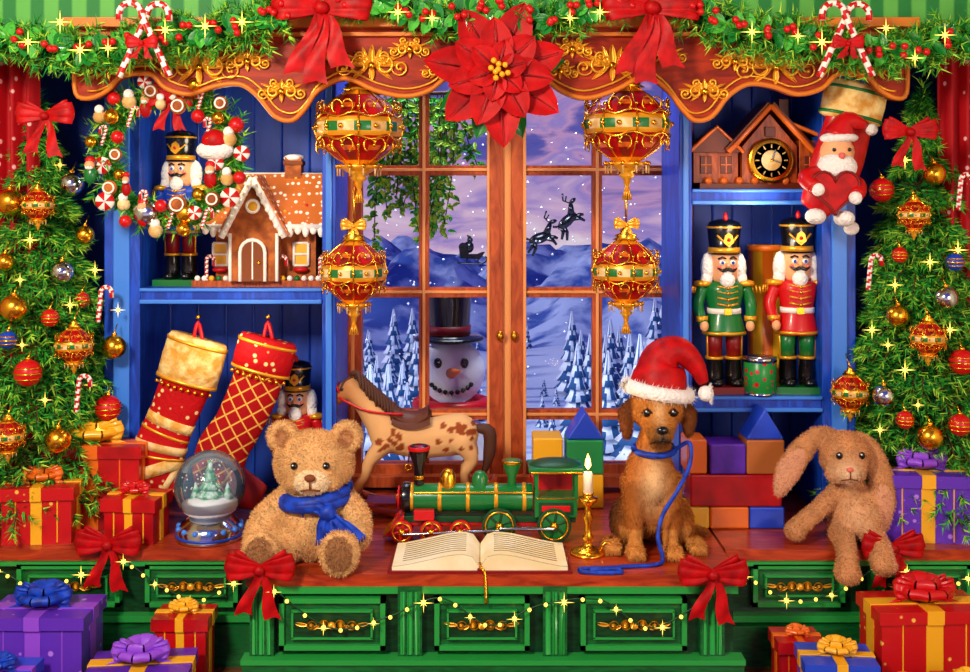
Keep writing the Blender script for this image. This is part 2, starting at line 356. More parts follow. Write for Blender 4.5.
# snowman
ay=ayz(-.5,4.9); p=F(451,ay); m=MB()
m.ell(p(451,ay-48),(.64,.6,.55),'snowwhite',24); m.ell(p(451,455),(.46,.42,.42),'snowwhite',24); m.ell(p(452,371),(.33,.29,.33),'snowwhite',24)
m.lathe([(.35,0),(.36,.02),(.33,.04),(.21,.05),(.205,.1),(.225,.44),(.22,.46),(0.001,.46)],'black',p(449,340),24); m.lathe([(.217,.06),(.221,.15)],'darkred',p(449,340),24)
for px in (439,465): m.ell(p(px,359,-.28),(.042,.03,.052),'black',10)
m.lathe([(.055,0),(.028,.16),(.001,.30)],'carrot',p(452,369,-.27),10,rot=(1.35,0,.35))
for i in range(9):
    a=-1.15+i*.29; m.ell(p(452+21*math.sin(a),374+12*math.cos(a)+2,-.28+.04*abs(a)),.025,'black',8)
m.tube([p(452+32*math.sin(a)*1.05,404,-.3*math.cos(a)) for a in np.linspace(0,2*pi,20)],.07,'red',8,closed=True)
for q in (440,460): m.ell(p(452,q,-.42),.03,'black',8)
m.done('snowman',451,ay,4.9)
def deer(name,px,py,rot):
    m=MB(); m.T=Matrix.Rotation(-rot,4,'Y')@Matrix.Scale(1.1,4)
    m.ell((0,0,0),(.11,.04,.05),'black',10); m.tube([(.07,0,.02),(.13,0,.09)],[.035,.02],'black',6); m.ell((.16,0,.1),(.04,.02,.02),'black',8)
    for s_ in (-.01,.02):
        m.tube([(.13,s_,.1),(.10,s_,.16),(.14,s_*2,.21)],.007,'black',5); m.tube([(.11,s_,.14),(.15,s_,.17)],.006,'black',5)
    for a,b in (((.07,-.02),(.15,-.06)),((.05,-.02),(.12,-.11)),((-.08,-.01),(-.15,-.09)),((-.06,-.02),(-.12,-.13))): m.tube([(a[0],0,a[1]),((a[0]+b[0])/2+.02,0,(a[1]+b[1])/2),(b[0],0,b[1])],[.024,.012],'black',5)
    m.tube([(-.1,0,.02),(-.13,0,.05)],.012,'black',5)
    m.done(name,px,py,12.5)
deer('reindeer',540,238,.35); deer('reindeer',567,221,.75)
m=MB(); m.prism([(-.13,.06),(-.12,-.06),(.08,-.07),(.13,.0),(.10,.0),(.05,-.02),(-.03,-.02),(-.06,.1)],-.05,.05,'black')
m.tube(cat([(-.15,0,-.11),(.08,0,-.12),(.15,0,-.08),(.13,0,-.04)],4),.008,'black',5)
m.ell((-.03,0,.05),(.05,.04,.06),'black',10); m.ell((-.02,0,.12),.03,'black',8); m.tube([(-.02,0,.14),(-.05,0,.17)],[.02,.005],'black',6); m.ell((-.09,0,.05),.045,'black',8)
m.tube([(-.05,0,-.06),(-.05,0,-.11)],.008,'black',5); m.tube([(.06,0,-.06),(.06,0,-.11)],.008,'black',5)
m.done('santa_sleigh',472,252,12.5)
# ivy branch outside
m=MB(); p=F(410,130); random.seed(5)
for i in range(24):
    x0=random.uniform(356,474); L=random.uniform(50,165)*(1 if x0<420 else .8); pth=cat([p(x0,95),p(x0+random.uniform(-8,10),100+L*.5,random.uniform(-.2,.2)),p(x0+random.uniform(-12,16),100+L)],5)
    m.tube(pth,.006,'bark',5)
    for q in pth[1:]:
        for _ in range(6):
            d=V(random.uniform(-1,1),random.uniform(-.6,.2),random.uniform(-1,.4)); m.leaf(q+V(random.uniform(-.05,.05),0,random.uniform(-.05,.05)),d,(random.uniform(-.4,.4),-1,.6),random.uniform(.05,.1),.022,random.choice(['leafg2','n3','n3','n2']),n=3)
m.tube([p(350,92),p(410,94),p(480,92)],.02,'bark',6); m.tube([p(345,88,-.38),p(350,90,-.1),p(352,92)],.02,'bark',6)
m.done('ivy_branch',410,130,4.1)
# ================================================================ CABINETS
XC0,XC1=WX(246,0),WX(740,0); YS=.85
def drawer(m,px0,px1,py0,py1,y):
    x0,x1=WX(px0,y),WX(px1,y); za,zb=WZ(py1,y),WZ(py0,y); cx,cz=(x0+x1)/2,(za+zb)/2; w,h=x1-x0,zb-za
    m.box((cx,y+.05,cz),(w,.08,h),'cabgreen')
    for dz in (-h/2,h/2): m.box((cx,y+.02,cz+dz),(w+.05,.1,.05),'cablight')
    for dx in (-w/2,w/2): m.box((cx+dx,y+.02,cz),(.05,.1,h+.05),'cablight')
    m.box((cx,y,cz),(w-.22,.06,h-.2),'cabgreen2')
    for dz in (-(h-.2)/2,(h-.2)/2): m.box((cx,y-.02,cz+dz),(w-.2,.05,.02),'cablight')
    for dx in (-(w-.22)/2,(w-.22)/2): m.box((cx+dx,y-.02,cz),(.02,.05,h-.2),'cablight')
    for fx in (-1,1):
        for fz in (-1,1): m.scroll((cx+fx*.03,y-.045,cz),.055,fx,fz,.011)
        m.scroll((cx+fx*.15,y-.045,cz-.01),.055,fx,1,.010); m.leaf((cx+fx*.24,y-.045,cz),(fx,0,.1),(0,-1,0),.14,.022,'goldp',n=4); m.leaf((cx+fx*.12,y-.045,cz),(fx,0,-.5),(0,-1,0),.12,.02,'goldp',n=4)
    m.ell((cx,y-.06,cz),(.04,.03,.04),'goldp',10)
m=MB()
m.box(((XC0+XC1)/2,(.08+YB)/2,.6),(XC1-XC0-.1,YB-.08,1.18),'cabgreen2'); m.box(((XC0+XC1)/2,(YB)/2,CT-.06),(XC1-XC0,YB,.12),'redwood')
m.box(((XC0+XC1)/2,.04,CT-.15),(XC1-XC0-.04,.1,.07),'cablight'); m.box(((XC0+XC1)/2,.0,.2),(XC1-XC0+.04,.2,.4),'cabgreen'); m.box(((XC0+XC1)/2,-.02,.42),(XC1-XC0+.06,.2,.05),'cablight')
for a,b in ((282,383),(437,527),(583,684)): drawer(m,a,b,600,647,.0)
for px in (262,410,555,712):
    x=WX(px,0); m.box((x,.03,.78),(.24,.1,.72),'cabgreen')
    for i in range(3): m.cyl((x-.07+.07*i,-.02,.78),.025,.62,'cablight',seg=8)
m.done('window_seat_cabinet',loc=(0,0,0),bevel=.012)
for x0,x1,dr in ((-7.45,XC0-.03,((20,118),(148,236))),(XC1+.03,7.45,((755,842),(872,968)))):
    m=MB(); c=(x0+x1)/2; w=x1-x0
    m.box((c,(YS+.08+YB)/2,.6),(w,YB-YS-.08,1.18),'cabgreen2'); m.box((c,(YS-.05+YB)/2,CT-.06),(w,YB-YS+.05,.12),'redwood')
    m.box((c,YS+.02,CT-.15),(w,.1,.07),'cablight'); m.box((c,YS+.02,.5),(w,.12,.07),'cablight'); m.box((c,YS+.02,.22),(w,.2,.44),'cabgreen')
    for a,b in dr: drawer(m,a,b,566,604,YS)
    m.done('window_seat_cabinet',loc=(0,0,0),bevel=.012)
SL=3.96; RU=WZ(189,2); RL=WZ(396,2)
def bookcase(name,pxs,shelves):
    m=MB()
    for a,b in pxs:
        x0,x1=WX(a,2),WX(b,2); m.box(((x0+x1)/2,(2+YB)/2,(CT+CEIL)/2),(x1-x0,YB-2,CEIL-CT),'bluepost')
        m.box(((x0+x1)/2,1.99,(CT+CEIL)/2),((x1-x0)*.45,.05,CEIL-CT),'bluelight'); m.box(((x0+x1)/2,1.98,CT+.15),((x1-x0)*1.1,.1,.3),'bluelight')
    X0,X1=WX(pxs[0][1],2),WX(pxs[1][0],2)
    for i in range(7):
        x=X0+(X1-X0)*i/6; m.box((x,YB-.02,(CT+CEIL)/2),(.025,.04,CEIL-CT),'bluepost')
    for z in shelves:
        m.box(((X0+X1)/2,(2+YB)/2,z-.09),(X1-X0,YB-2,.18),'bluepost'); m.box(((X0+X1)/2,1.99,z-.02),(X1-X0,.06,.04),'bluelight'); m.box(((X0+X1)/2,1.99,z-.16),(X1-X0,.06,.05),'bluelight')
    return m.done(name,loc=(0,0,0),bevel=.012)
bookcase('blue_bookcase',((104,140),(322,336)),[SL]); bookcase('blue_bookcase',((679,692),(822,856)),[RU,RL])
for xa,xb in ((-7.3,WX(70,2.75)),(WX(905,2.75),7.3)):
    m=MB(); G=[]
    for i in range(12):
        z=CT+.02+(CEIL-CT-.05)*i/11; G.append([V(xa+(xb-xa)*j/70,1.75+.10*math.sin(j*1.0+.2*math.sin(i)),z) for j in range(71)])
    m.grid(G,'curtain'); m.done('curtain',loc=(0,0.0,0))
# valance
YV=1.2; zt=WZ(24,YV)
bot=[(75,62),(76,95),(90,100),(108,92),(122,78),(150,76),(166,90),(190,96),(215,88),(240,86),(258,98),(275,118),(292,122),(305,110),(318,92),(345,80),(375,92),(405,98),(430,92),(450,78),(495,66),(540,78),(560,92),(585,100),(615,92),(645,78),(668,92),(682,110),(695,122),(712,118),(728,98),(748,86),(772,88),(798,96),(822,90),(838,76),(866,78),(880,92),(896,100),(906,95),(907,62)]
bp=cat([V(a,0,b) for a,b in bot],4)
m=MB(); poly=[(WX(q.x,YV),WZ(q.z,YV)) for q in bp]
m.prism([(WX(70,YV),zt)]+poly+[(WX(912,YV),zt)],YV,YV+.12,'valwood')
m.tube([V(x,YV-.01,z+.02) for x,z in poly],.028,'valedge',8); m.tube([V(x*.985,YV-.02,z+.10) for x,z in poly[6:-6]],.012,'goldp',6)
m.box((WX(491,YV),YV,zt),(WX(915,YV)-WX(67,YV),.3,.10),'valedge'); m.box((WX(491,YV),YV-.02,zt-.12),(WX(912,YV)-WX(70,YV),.1,.04),'valedge')
for px,py,s_ in ((110,70,.12),(200,68,.2),(282,92,.12),(372,66,.18),(440,72,.09),(560,72,.09),(612,66,.18),(704,92,.12),(775,68,.2),(870,70,.12),(152,58,.09),(248,62,.11),(322,56,.11),(410,50,.1),(572,50,.1),(664,56,.11),(734,62,.11),(826,58,.09)):
    X,Z=WX(px,YV),WZ(py,YV)
    for fx in (-1,1):
        m.scroll((X,YV-.03,Z),s_*.75,fx,1,.016); m.scroll((X+fx*s_*1.2,YV-.03,Z-.02),s_*.55,fx,-1,.014); m.scroll((X+fx*s_*.2,YV-.03,Z+.1),s_*.5,fx,-1,.013)
        for a,b,L in ((1,1,1.3),(1,-.8,1.4),(.4,1.2,1.3),(1,.1,2.4),(1,.45,2.0)): m.leaf((X+fx*s_*.2,YV-.035,Z),(fx*a,0,b),(0,-1,0),s_*L,s_*.15,'goldp',n=4)
    m.leaf((X,YV-.04,Z-.05),(0,0,1),(0,-1,0),s_*1.7,s_*.22,'goldp',n=4); m.leaf((X,YV-.04,Z),(0,0,-1),(0,-1,0),s_*1.0,s_*.18,'goldp',n=4); m.ell((X,YV-.06,Z),(.04,.03,.04),'gold',10)
m.done('carved_valance',loc=(0,0,0))
wbox('trim_1',-7.4,7.4,YV+.15,YV+.25,WZ(45,YV),CEIL,'greenstripe')
# ================================================================ GARLAND
random.seed(11)
def garland(name,pts,y,dens=1.0,rad=.2,glints=()):
    m=MB(); P=cat([V(WX(a,y),y,WZ(b,y)) for a,b in pts],8); m.tube(P,.03,'bark',6)
    for i in range(len(P)-1):
        for _ in range(int(7*dens)):
            b=P[i].lerp(P[i+1],random.random()); a=random.uniform(0,2*pi); d=V(random.uniform(-.9,.9),-abs(math.cos(a))*.6-.1,math.sin(a)); e=b+d*rad*random.uniform(.7,1.5)
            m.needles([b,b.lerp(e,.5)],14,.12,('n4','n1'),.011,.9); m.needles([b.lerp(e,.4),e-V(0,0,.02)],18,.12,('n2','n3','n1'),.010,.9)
    for i in range(0,len(P),2):
        b=P[i]
        for _ in range(3):
            a=random.uniform(0,2*pi); m.leaf(b+V(0,-.15,0),(math.cos(a),-.3,math.sin(a)),(.2,-1,.2),.2,.06,random.choice(['leafg','leafg2']),n=5)
        if i%4==0:
            for _ in range(3): m.ell(b+V(random.uniform(-.08,.08),-.24,random.uniform(-.08,.08)),.04,'red',10)
        if i%6==3: m.ell(b+V(0,-.24,random.uniform(-.1,.1)),.08,random.choice(['gold','red','gold']),14)
    for a,b in glints: m.star((WX(a,y-.4),y-.4,WZ(b,y-.4)),random.uniform(.09,.15))
    m.done(name,loc=(0,0,0))
garland('pine_garland',[(-30,35),(30,42),(90,52),(140,46),(190,34),(245,30),(285,12)],.95,1.1,.22,[(28,42),(60,22),(108,48),(165,30),(205,26),(242,22),(80,50)])
garland('pine_garland',[(690,10),(735,30),(785,36),(840,50),(890,52),(940,42),(1000,35)],.95,1.1,.22,[(945,35),(915,58),(886,28),(798,36),(822,42),(752,32)])
garland('pine_garland',[(345,2),(385,4),(430,20),(480,12)],.98,.7,.17,[(398,12),(432,18)]); garland('pine_garland',[(500,12),(550,22),(590,8),(625,2)],.98,.7,.17,[(570,18),(600,12)])
m=MB(); p=F(498,75)
for i in range(9):
    a=2*pi*i/9+.2; m.leaf(p(498,72,.1),(math.cos(a),0,math.sin(a)),(0,-1,0),.7,.14,'leafg',.1)
for lay,(n,L,w,d,cu) in enumerate(((7,.74,.2,0,.05),(7,.56,.17,-.07,-.05),(6,.36,.12,-.13,-.2))):
    for i in range(n):
        a=2*pi*(i+lay*.5)/n+.3; dd=V(math.cos(a),-.12-lay*.12,math.sin(a)); LL=L*random.uniform(.9,1.08); m.leaf(p(498,72,d),dd,(0,-1,0),LL,w,'petal',cu*-1+.1,8)
        dn=dd.normalized(); m.tube([p(498,72,d-.02)+dn*(LL*t)+V(0,(cu*-1+.1)*LL*t*t,0) for t in (.1,.4,.7,.93)],[.012,.003],'darkred',5)
for i in range(9):
    a=i*2.4; m.ell(p(498+4.5*math.sqrt(i)*.8*math.cos(a),72+4.5*math.sqrt(i)*.8*math.sin(a),-.24),.03,'yellow',8)
m.done('poinsettia',498,75,.85)
def cane(mb,base,h,r,lean=0,flip=1):
    b=Vector(base); pts=[b+V(lean*h*t,0,h*t) for t in np.linspace(0,1,14)]; R=h*.18; top=pts[-1]
    for a in np.linspace(0,pi,10)[1:]: pts.append(top+V(flip*(R-R*math.cos(a)),0,R*math.sin(a)))
    pts.append(pts[-1]+V(0,0,-.06)); mb.tube(pts,r,'white',8,matfn=lambda i,j:'red' if (i*2+j)%6<3 else 'white')
for cx in (145,845):
    m=MB(); cane(m,(-.26,0,-.42),.62,.035,.45,1); cane(m,(.26,-.05,-.42),.62,.035,-.45,-1); m.bow((0,-.1,-.1),.16,.12,tails=((-.5,-1.3),(.5,-1.3))); m.done('candy_cane_pair',cx,35,.58)
for px in (322,652):
    m=MB(); m.bow((0,0,0),.5,.32,tails=((-.5,-2.1),(.45,-1.9),(-.1,-2.4))); m.done('red_ribbon_bow',px,8,.8)
for px,py,y,w in ((45,116,.9,.32),(910,132,.9,.30),(108,545,.74,.36),(260,570,-.14,.38),(713,575,-.14,.38),(893,548,.74,.34)):
    m=MB(); m.bow((0,0,0),w*.93,w*.62,tails=((-.45,-1.9),(.4,-2.1))); m.done('red_ribbon_bow',px,py,y)
# ================================================================ LANTERN ORNAMENTS
def lantern(mb,c,h,w):
    c=Vector(c); n=18; R=w/2; prof=[]
    for i in range(n+1):
        t=i/n; prof.append((max(R*math.sin(pi*t)**.8,.001),-h*.38+h*.76*t))
    def mf(i,j):
        if i in (8,9): return 'cream' if (j//2)%2 else 'green'
        if i in (7,10): return 'goldp'
        if i in (4,13): return 'orange' if (j//2)%2 else 'redsilk'
        return ('redsilk','redsilk','redsilk','darkred')[(j//2)%4] if 1<i<16 else 'goldp'
    mb.lathe(prof,'red',c,32,matfn=mf)
    for a in range(8):
        an=2*pi*a/8+.1; mb.tube([c+V(r*1.02*math.cos(an),r*1.02*math.sin(an),z) for r,z in prof[1:-1]],R*.025,'gold',5)
        a2=an+pi/8
        for sg in (-1,1):
            for z in (h*.17,-h*.17):
                dd=V(math.cos(a2),math.sin(a2),0); tn=V(-math.sin(a2),math.cos(a2),0); cc=c+dd*R*.92+V(0,0,z)
                mb.tube([cc+tn*(sg*R*.13*(1-math.cos(t)))+V(0,0,R*.16*math.sin(t))+dd*.01 for t in np.linspace(0,4.5,9)],R*.02,'gold',5)
        for r,z,q in ((R*1.03,0,.055),(R*.93,h*.17,.045),(R*.93,-h*.17,.045)):
            for o_ in (0,.39): mb.ell(c+V(r*math.cos(an+o_),r*math.sin(an+o_),z),R*q*1.1,'gold',6)
    for z,r in ((h*.1,R*.97),(-h*.1,R*.97)): mb.tube([c+V(r*math.cos(a)*1.02,r*math.sin(a)*1.02,z+.02*h*math.cos(a*8)) for a in np.linspace(0,2*pi,49)[:-1]],R*.028,'gold',5,closed=True)
    mb.lathe([(R*.42,h*.34),(R*.3,h*.37),(R*.35,h*.39),(R*.16,h*.42),(R*.2,h*.44),(.001,h*.5)],'gold',c,16)
    mb.lathe([(.001,-h*.58),(R*.07,-h*.54),(R*.1,-h*.49),(R*.2,-h*.46),(R*.14,-h*.43),(R*.4,-h*.38),(R*.5,-h*.34)],'goldp',c,16)
    for a in range(10):
        an=2*pi*a/10; q=c+V(R*.5*math.cos(an),R*.5*math.sin(an),-h*.35); mb.ell(q,R*.06,'gold',6); mb.tube([q,q-V(0,0,h*.09)],R*.02,'cream',4)
        if h>.8: mb.tube([c+V(.01*math.cos(an),.01*math.sin(an),-h*.55),c+V(.045*math.cos(an),.045*math.sin(an),-h*.68)],.008,'goldp',4)
for px,py,h,w,top in ((359,128,1.1,.86,80),(354,272,.92,.64,190),(627,125,1.1,.86,80),(626,271,.92,.66,190)):
    m=MB(); lantern(m,(0,0,0),h,w); m.tube([(0,0,h*.45),(0,0,h*.45+.5 if top==190 else h*.45+.3)],.012,'gold',6)
    m.bow((0,-.05,h*.5),.13,.1,'goldp'); m.done('lantern_ornament',px,py,1.62)
# ================================================================ TREES
def tree(name,pxc,y,pytop,Rb,seed,orn,lant,canes,glints):
    random.seed(seed); m=MB(); base=V(WX(pxc,y),y,CT); H=(WZ(pytop,y)-CT); R=Rb*kk(y)
    m.tube([(0,0,0),(0,0,H*.5),(0,0,H)],[.12,.07,.02],'bark',8); m.cyl((0,0,.12),.32,.24,'darkred',r2=.36)
    rad=lambda z: R*max(0.05,(1-(z-.35)/(H-.35)))**.72
    nt_=14
    for ti in range(nt_):
        t=ti/(nt_-1); z0=.5+(H-.75)*t; nb=int(30-20*t)
        for i in range(nb):
            a=2*pi*(i+.5*(ti%2))/nb+random.uniform(-.12,.12)
            z=z0+random.uniform(-.06,.06); r=rad(z)*random.uniform(.85,1.12); dr=.22*r+.06
            sy=.86 if math.sin(a)>0 else 1
            d=V(math.cos(a),math.sin(a)*sy,0); s0=V(0,0,z+.1); md=d*r*.55+V(0,0,z+.08); e=d*r+V(0,0,z-dr)
            pth=cat([s0,md,e],4); m.tube(pth,[.02,.008],'bark',4)
            m.needles(pth[1:5],16,.15,('n4','n1'),.014,.8); m.needles(pth[4:],34,.13,('n1','n2','n3','n2'),.011,.9)  # depth put into the colour: dark inner needles, highlighted tips
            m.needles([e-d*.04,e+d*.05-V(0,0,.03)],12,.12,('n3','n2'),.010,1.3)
            sd=V(-d.y,d.x,0)
            for q,f_ in ((3,.40),(5,.34),(6,.26)):
                b=pth[q]
                for sg in (-1,1):
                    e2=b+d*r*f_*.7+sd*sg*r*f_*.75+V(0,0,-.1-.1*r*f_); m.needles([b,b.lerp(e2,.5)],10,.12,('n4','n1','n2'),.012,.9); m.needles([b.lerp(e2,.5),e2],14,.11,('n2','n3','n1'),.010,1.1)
    m.needles([(0,0,H-.3),(0,0,H+.05)],60,.16)
    def surf(px,py,off=0):
        yy=y-.5
        for _ in range(5):
            x=WX(px,yy); z=WZ(py,yy); dx=x-base.x; r=rad(z-CT)*.97; yy=y-math.sqrt(max(r*r-dx*dx,.02))-off
        return V(WX(px,yy),yy,WZ(py,yy))-base
    for (px,py) in glints: m.star(surf(px,py,.12),random.uniform(.08,.13))  # glints set on the foliage as glowing shapes
    m.done(name,loc=base)
    b_=MB()
    for px,py,r,mt in orn:
        c=surf(px,py,.12); b_.ell(c,r,mt,18); b_.cyl(c+V(0,0,r*1.05),r*.22,r*.25,'gold',seg=10); b_.tube([c+V(0,0,r*1.1),c+V(0,.12,r*1.1+.1)],.008,'gold',5)
        if mt in ('blue','red'): b_.ring(c,r*1.01,.012,'gold',20,'z'); b_.ring(c+V(0,0,r*.4),r*.93,.008,'gold',20,'z'); b_.ring(c-V(0,0,r*.4),r*.93,.008,'gold',20,'z')
    for px,py,h in lant:
        c=surf(px,py,.24); lantern(b_,c,h,h*.7); b_.tube([c+V(0,0,h*.48),c+V(0,.15,h*.7)],.008,'gold',5)
    for px,py in canes: cane(b_,surf(px,py,.18),.34,.028,.1,1)
    b_.done(name.replace('christmas_tree','tree_ornaments'),loc=base)
tree('christmas_tree',36,2.0,96,.98,1,[(10,202,.15,'gold'),(72,184,.14,'silver'),(5,262,.1,'gold'),(14,308,.15,'gold'),(62,272,.13,'silver'),(114,347,.14,'gold'),(28,373,.15,'red'),(108,408,.15,'red'),(58,440,.14,'gold'),(85,235,.11,'gold'),(50,318,.1,'red'),(8,340,.1,'blue'),(82,300,.09,'red')],[(74,345,.58),(38,205,.5),(8,436,.5)],[(98,322),(76,412)],
 [(60,165),(22,345),(95,270),(45,400),(90,385),(118,310),(30,240),(70,305),(20,280),(98,430)])
tree('christmas_tree',922,2.0,86,.92,2,[(882,190,.14,'red'),(934,174,.13,'gold'),(946,298,.13,'silver'),(898,316,.13,'gold'),(884,396,.13,'silver'),(930,437,.14,'gold'),(962,362,.14,'red'),(960,425,.12,'red'),(900,255,.09,'red'),(955,262,.1,'blue'),(905,420,.1,'red')],[(850,392,.6),(928,338,.54),(914,215,.5)],[(868,290),(958,210)],
 [(888,345),(930,262),(905,370),(872,330),(950,330),(918,405),(880,430),(905,160),(958,250),(895,285)])
# ================================================================ WREATH
random.seed(21); m=MB(); Rw=.62
for i in range(200):
    a=2*pi*i/200; c=V(Rw*math.cos(a),0,Rw*math.sin(a)); d=V(-math.sin(a)+random.uniform(-.9,.9),random.uniform(-1.1,0),math.cos(a)+random.uniform(-.9,.9)); m.needles([c,c+d*.1,c+d*.2],26,.12,('n1','n2','n3'),.01)
m.ring((0,.04,0),Rw,.09,'n1',40,'y',8)
for i in range(50):
    a=2*pi*i/50+random.uniform(-.05,.05); rr=Rw+(.13,-.12,.02)[i%3]; c=V(rr*math.cos(a),-.14-random.uniform(0,.1),rr*math.sin(a)); k=(i*5+i//7)%7; r=random.uniform(.06,.09)
    if k==0: m.lathe([(.001,-.02),(r*1.1,-.02),(r*1.1,.02),(.001,.02)],'white',c,16,rot=(pi/2,0,0),matfn=lambda i_,j:'red' if j%4<2 else 'white')
    elif k==1: m.ell(c,r,'red',12)
    elif k==2: m.ell(c,(r*1.1,r*.5,r*1.1),'ginger',12); m.ring(c+V(0,-r*.5,0),r*.75,.01,'icing',12,'y',5)
    elif k==3: m.ell(c,r*.9,'cream',10); m.ell(c+V(0,-.02,.07),r*.65,'fluff',10)
    elif k==4: m.ell(c,r*.9,'gold',12)
    elif k==6: cane(m,c-V(.03,0,.08),.16,.018,.3,random.choice([-1,1]))
    else:
        m.ell(c,(r*.8,r*.6,r*1.1),random.choice(['green','redsilk']),10); m.ell(c+V(0,-.02,.09),r*.6,'skin',10); m.ell(c+V(0,0,.14),(r*.6,r*.6,r*.5),'red',10); m.ell(c+V(0,-.04,.07),(r*.5,.03,r*.3),'fluff',8)
m.ell((.48,-.16,.05),(.19,.12,.1),'fluff',14); m.ell((.48,-.18,.14),(.13,.1,.12),'redsilk',14)
m.ell((-.2,-.18,-.57),(.13,.09,.12),'silver',14); m.ell((.2,-.18,-.57),(.1,.09,.1),'gold',14)
m.bow((.04,-.16,.56),.24,.2); m.tube([(0,.02,.66),(0,.02,1.0)],.02,'red',6)
m.done('christmas_wreath',171,156,1.5)
# ================================================================ NUTCRACKERS
def nutcracker(px,y,z,H,coat,pants,hat='black',trim='goldp',rz=0):
    m=MB(); m.T=Matrix.Scale(H,4)
    m.box((0,0,.02),(.30,.2,.04),'green' if coat!='green' else 'darkred')
    for s_ in (-1,1):
        m.lathe([(.045,.04),(.05,.1),(.045,.19),(.052,.2)],'black',(s_*.055,0,0),14); m.ell((s_*.055,-.045,.06),(.042,.06,.028),'black',12); m.lathe([(.053,.19),(.054,.205)],trim,(s_*.055,0,0),14)
        m.lathe([(.04,.2),(.048,.36)],pants,(s_*.055,0,0),14); m.tube([(s_*.098,-.01,.2),(s_*.1,-.01,.36)],.006,trim,5)
        m.tube(cat([(s_*.12,0,.6),(s_*.155,-.005,.5),(s_*.135,-.06,.4)],4),[.038,.035,.028],coat,10); m.cyl((s_*.14,-.045,.425),.036,.03,trim,seg=12); m.ell((s_*.132,-.07,.385),(.026,.03,.032),'skin',10)
        m.lathe([(.001,.02),(.05,.01),(.055,-.01),(.03,-.02)],trim,(s_*.125,0,.625),12)
        for q in range(5): m.tube([(s_*(.155+.005*q)-.02*(q-2)*s_,-.04+.02*q,.61),(s_*(.16+.004*q)-.02*(q-2)*s_,-.045+.02*q,.57)],.006,trim,4)
        m.ell((s_*.092,.015,.71),(.042,.055,.09),'fluff',10); m.ell((s_*.1,0,.65),(.036,.04,.045),'fluff',8)
        m.ell((s_*.03,-.074,.745),(.018,.012,.016),'white',10); m.ell((s_*.03,-.084,.745),(.009,.006,.01),'blue',8); m.tube([(s_*.012,-.083,.768),(s_*.032,-.082,.778),(s_*.052,-.07,.765)],.006,'black',5)
        m.tube(cat([(0,-.088,.71),(s_*.03,-.09,.70),(s_*.055,-.075,.715)],3),[.012,.01,.003],'black',6); m.ell((s_*.045,-.068,.715),(.015,.01,.013),'cheek',8)
    m.lathe([(.125,.33),(.12,.36),(.092,.46),(.088,.47),(.115,.58),(.11,.62),(.05,.64)],coat,seg=20,sc=(1,.8,1))
    m.lathe([(.127,.335),(.124,.35)],trim,seg=20,sc=(1.01,.82,1)); m.lathe([(.098,.452),(.098,.482)],'white',seg=20,sc=(1,.82,1))
    m.box((0,-.083,.467),(.04,.012,.035),'gold')
    for z_ in (.5,.535,.57,.6):
        m.ell((0,-.094,z_),.01,'gold',8)
        for s_ in (-1,1): m.tube([(0,-.09,z_),(s_*.06,-.078,z_+.012)],.0055,trim,4)
    m.lathe([(.05,.62),(.072,.65),(.078,.7),(.078,.78),(.07,.8)],'skin',seg=18)
    m.ell((0,-.085,.73),(.014,.022,.018),'skin',10); m.box((0,-.078,.688),(.045,.012,.02),'white'); m.box((0,-.079,.675),(.05,.012,.008),'red')
    m.ell((0,-.075,.645),(.045,.028,.045),'fluff',12); m.ell((0,-.07,.61),(.025,.02,.03),'fluff',10)
    m.lathe([(.09,.79),(.092,.805),(.083,.81),(.092,.9),(.098,.95),(.085,.975),(.04,.99),(.001,.993)],hat,seg=20); m.lathe([(.094,.80),(.09,.83)],trim,seg=20)
    m.lathe([(.095,.935),(.101,.95)],trim,seg=20); m.prism([(-.03,.86),(0,.835),(.03,.86),(.02,.9),(0,.915),(-.02,.9)],-.103,-.085,'goldp'); m.ell((0,-.105,.875),.011,'red',8)
    m.tube(cat([(-.06,-.075,.9),(0,-.1,.85),(.06,-.075,.9)],4),.006,trim,5); m.ell((0,-.03,1.0),(.015,.015,.03),'red',8)
    m.T=Matrix(); m.done('nutcracker',px,ayz(z,y),y,rz=rz)
nutcracker(181,2.45,SL,1.56,'blue','darkred',rz=-.1)
nutcracker(724,2.3,RL,1.74,'green','darkred',rz=.05); nutcracker(797,2.3,RL,1.76,'red','green',rz=-.05)
nutcracker(297,2.35,CT,1.5,'red','blue')
# ================================================================ GINGERBREAD HOUSE
y=2.6; ay=ayz(SL,y); p=F(264,ay); m=MB()
m.box(p(264,ay-3),(1.26,.7,.06),'clockwood')
def pt(px,py): q=p(px,py); return (q.x,q.z)
m.box(p(270,(ay-6+225)/2),(.98,.42,(ay-6-225)/100),'ginger')
for sg in (-1,1):
    a=p(216,178,0); b=p(326,178,0); c=p(330,230,sg*.33); d=p(211,230,sg*.33); n_=V(0,sg*.03,.04)
    m.slab((a,b,c,d),n_,'oroof'); m.tube([d+n_,c+n_],.028,'icing',8); m.tube([a+n_,d+n_],.026,'icing',8); m.tube([b+n_,c+n_],.026,'icing',8)
    for i in range(16):
        q=(d+n_).lerp(c+n_,(i+.5)/16); m.ell(q-V(0,0,.03),(.035,.03,.045*(1+.6*(i%2))),'icing',8)
for px in (222,318): m.add([p(px,228,-.21),p(px,228,.21),p(px,180,0)],[(0,1,2)],'ginger',False)
m.tube([p(216,176,0),p(326,176,0)],.035,'icing',8)
m.prism([pt(238,ay-6),pt(238,228),pt(262,186),pt(287,228),pt(287,ay-6)],-.42,-.1,'ginger')
for sg,e in ((-1,232),(1,293)):
    a=p(262,179,-.46); b=p(e,236,-.46); w=V(0,.36,0); nn=V(sg*.04,0,.03); m.slab((a,b,b+w,a+w),nn,'oroof'); m.tube([a,b],.032,'icing',8)
    for i in range(7): m.ell(a.lerp(b,(i+.7)/7.5)+V(0,-.02,-.02),.03,'icing',8)
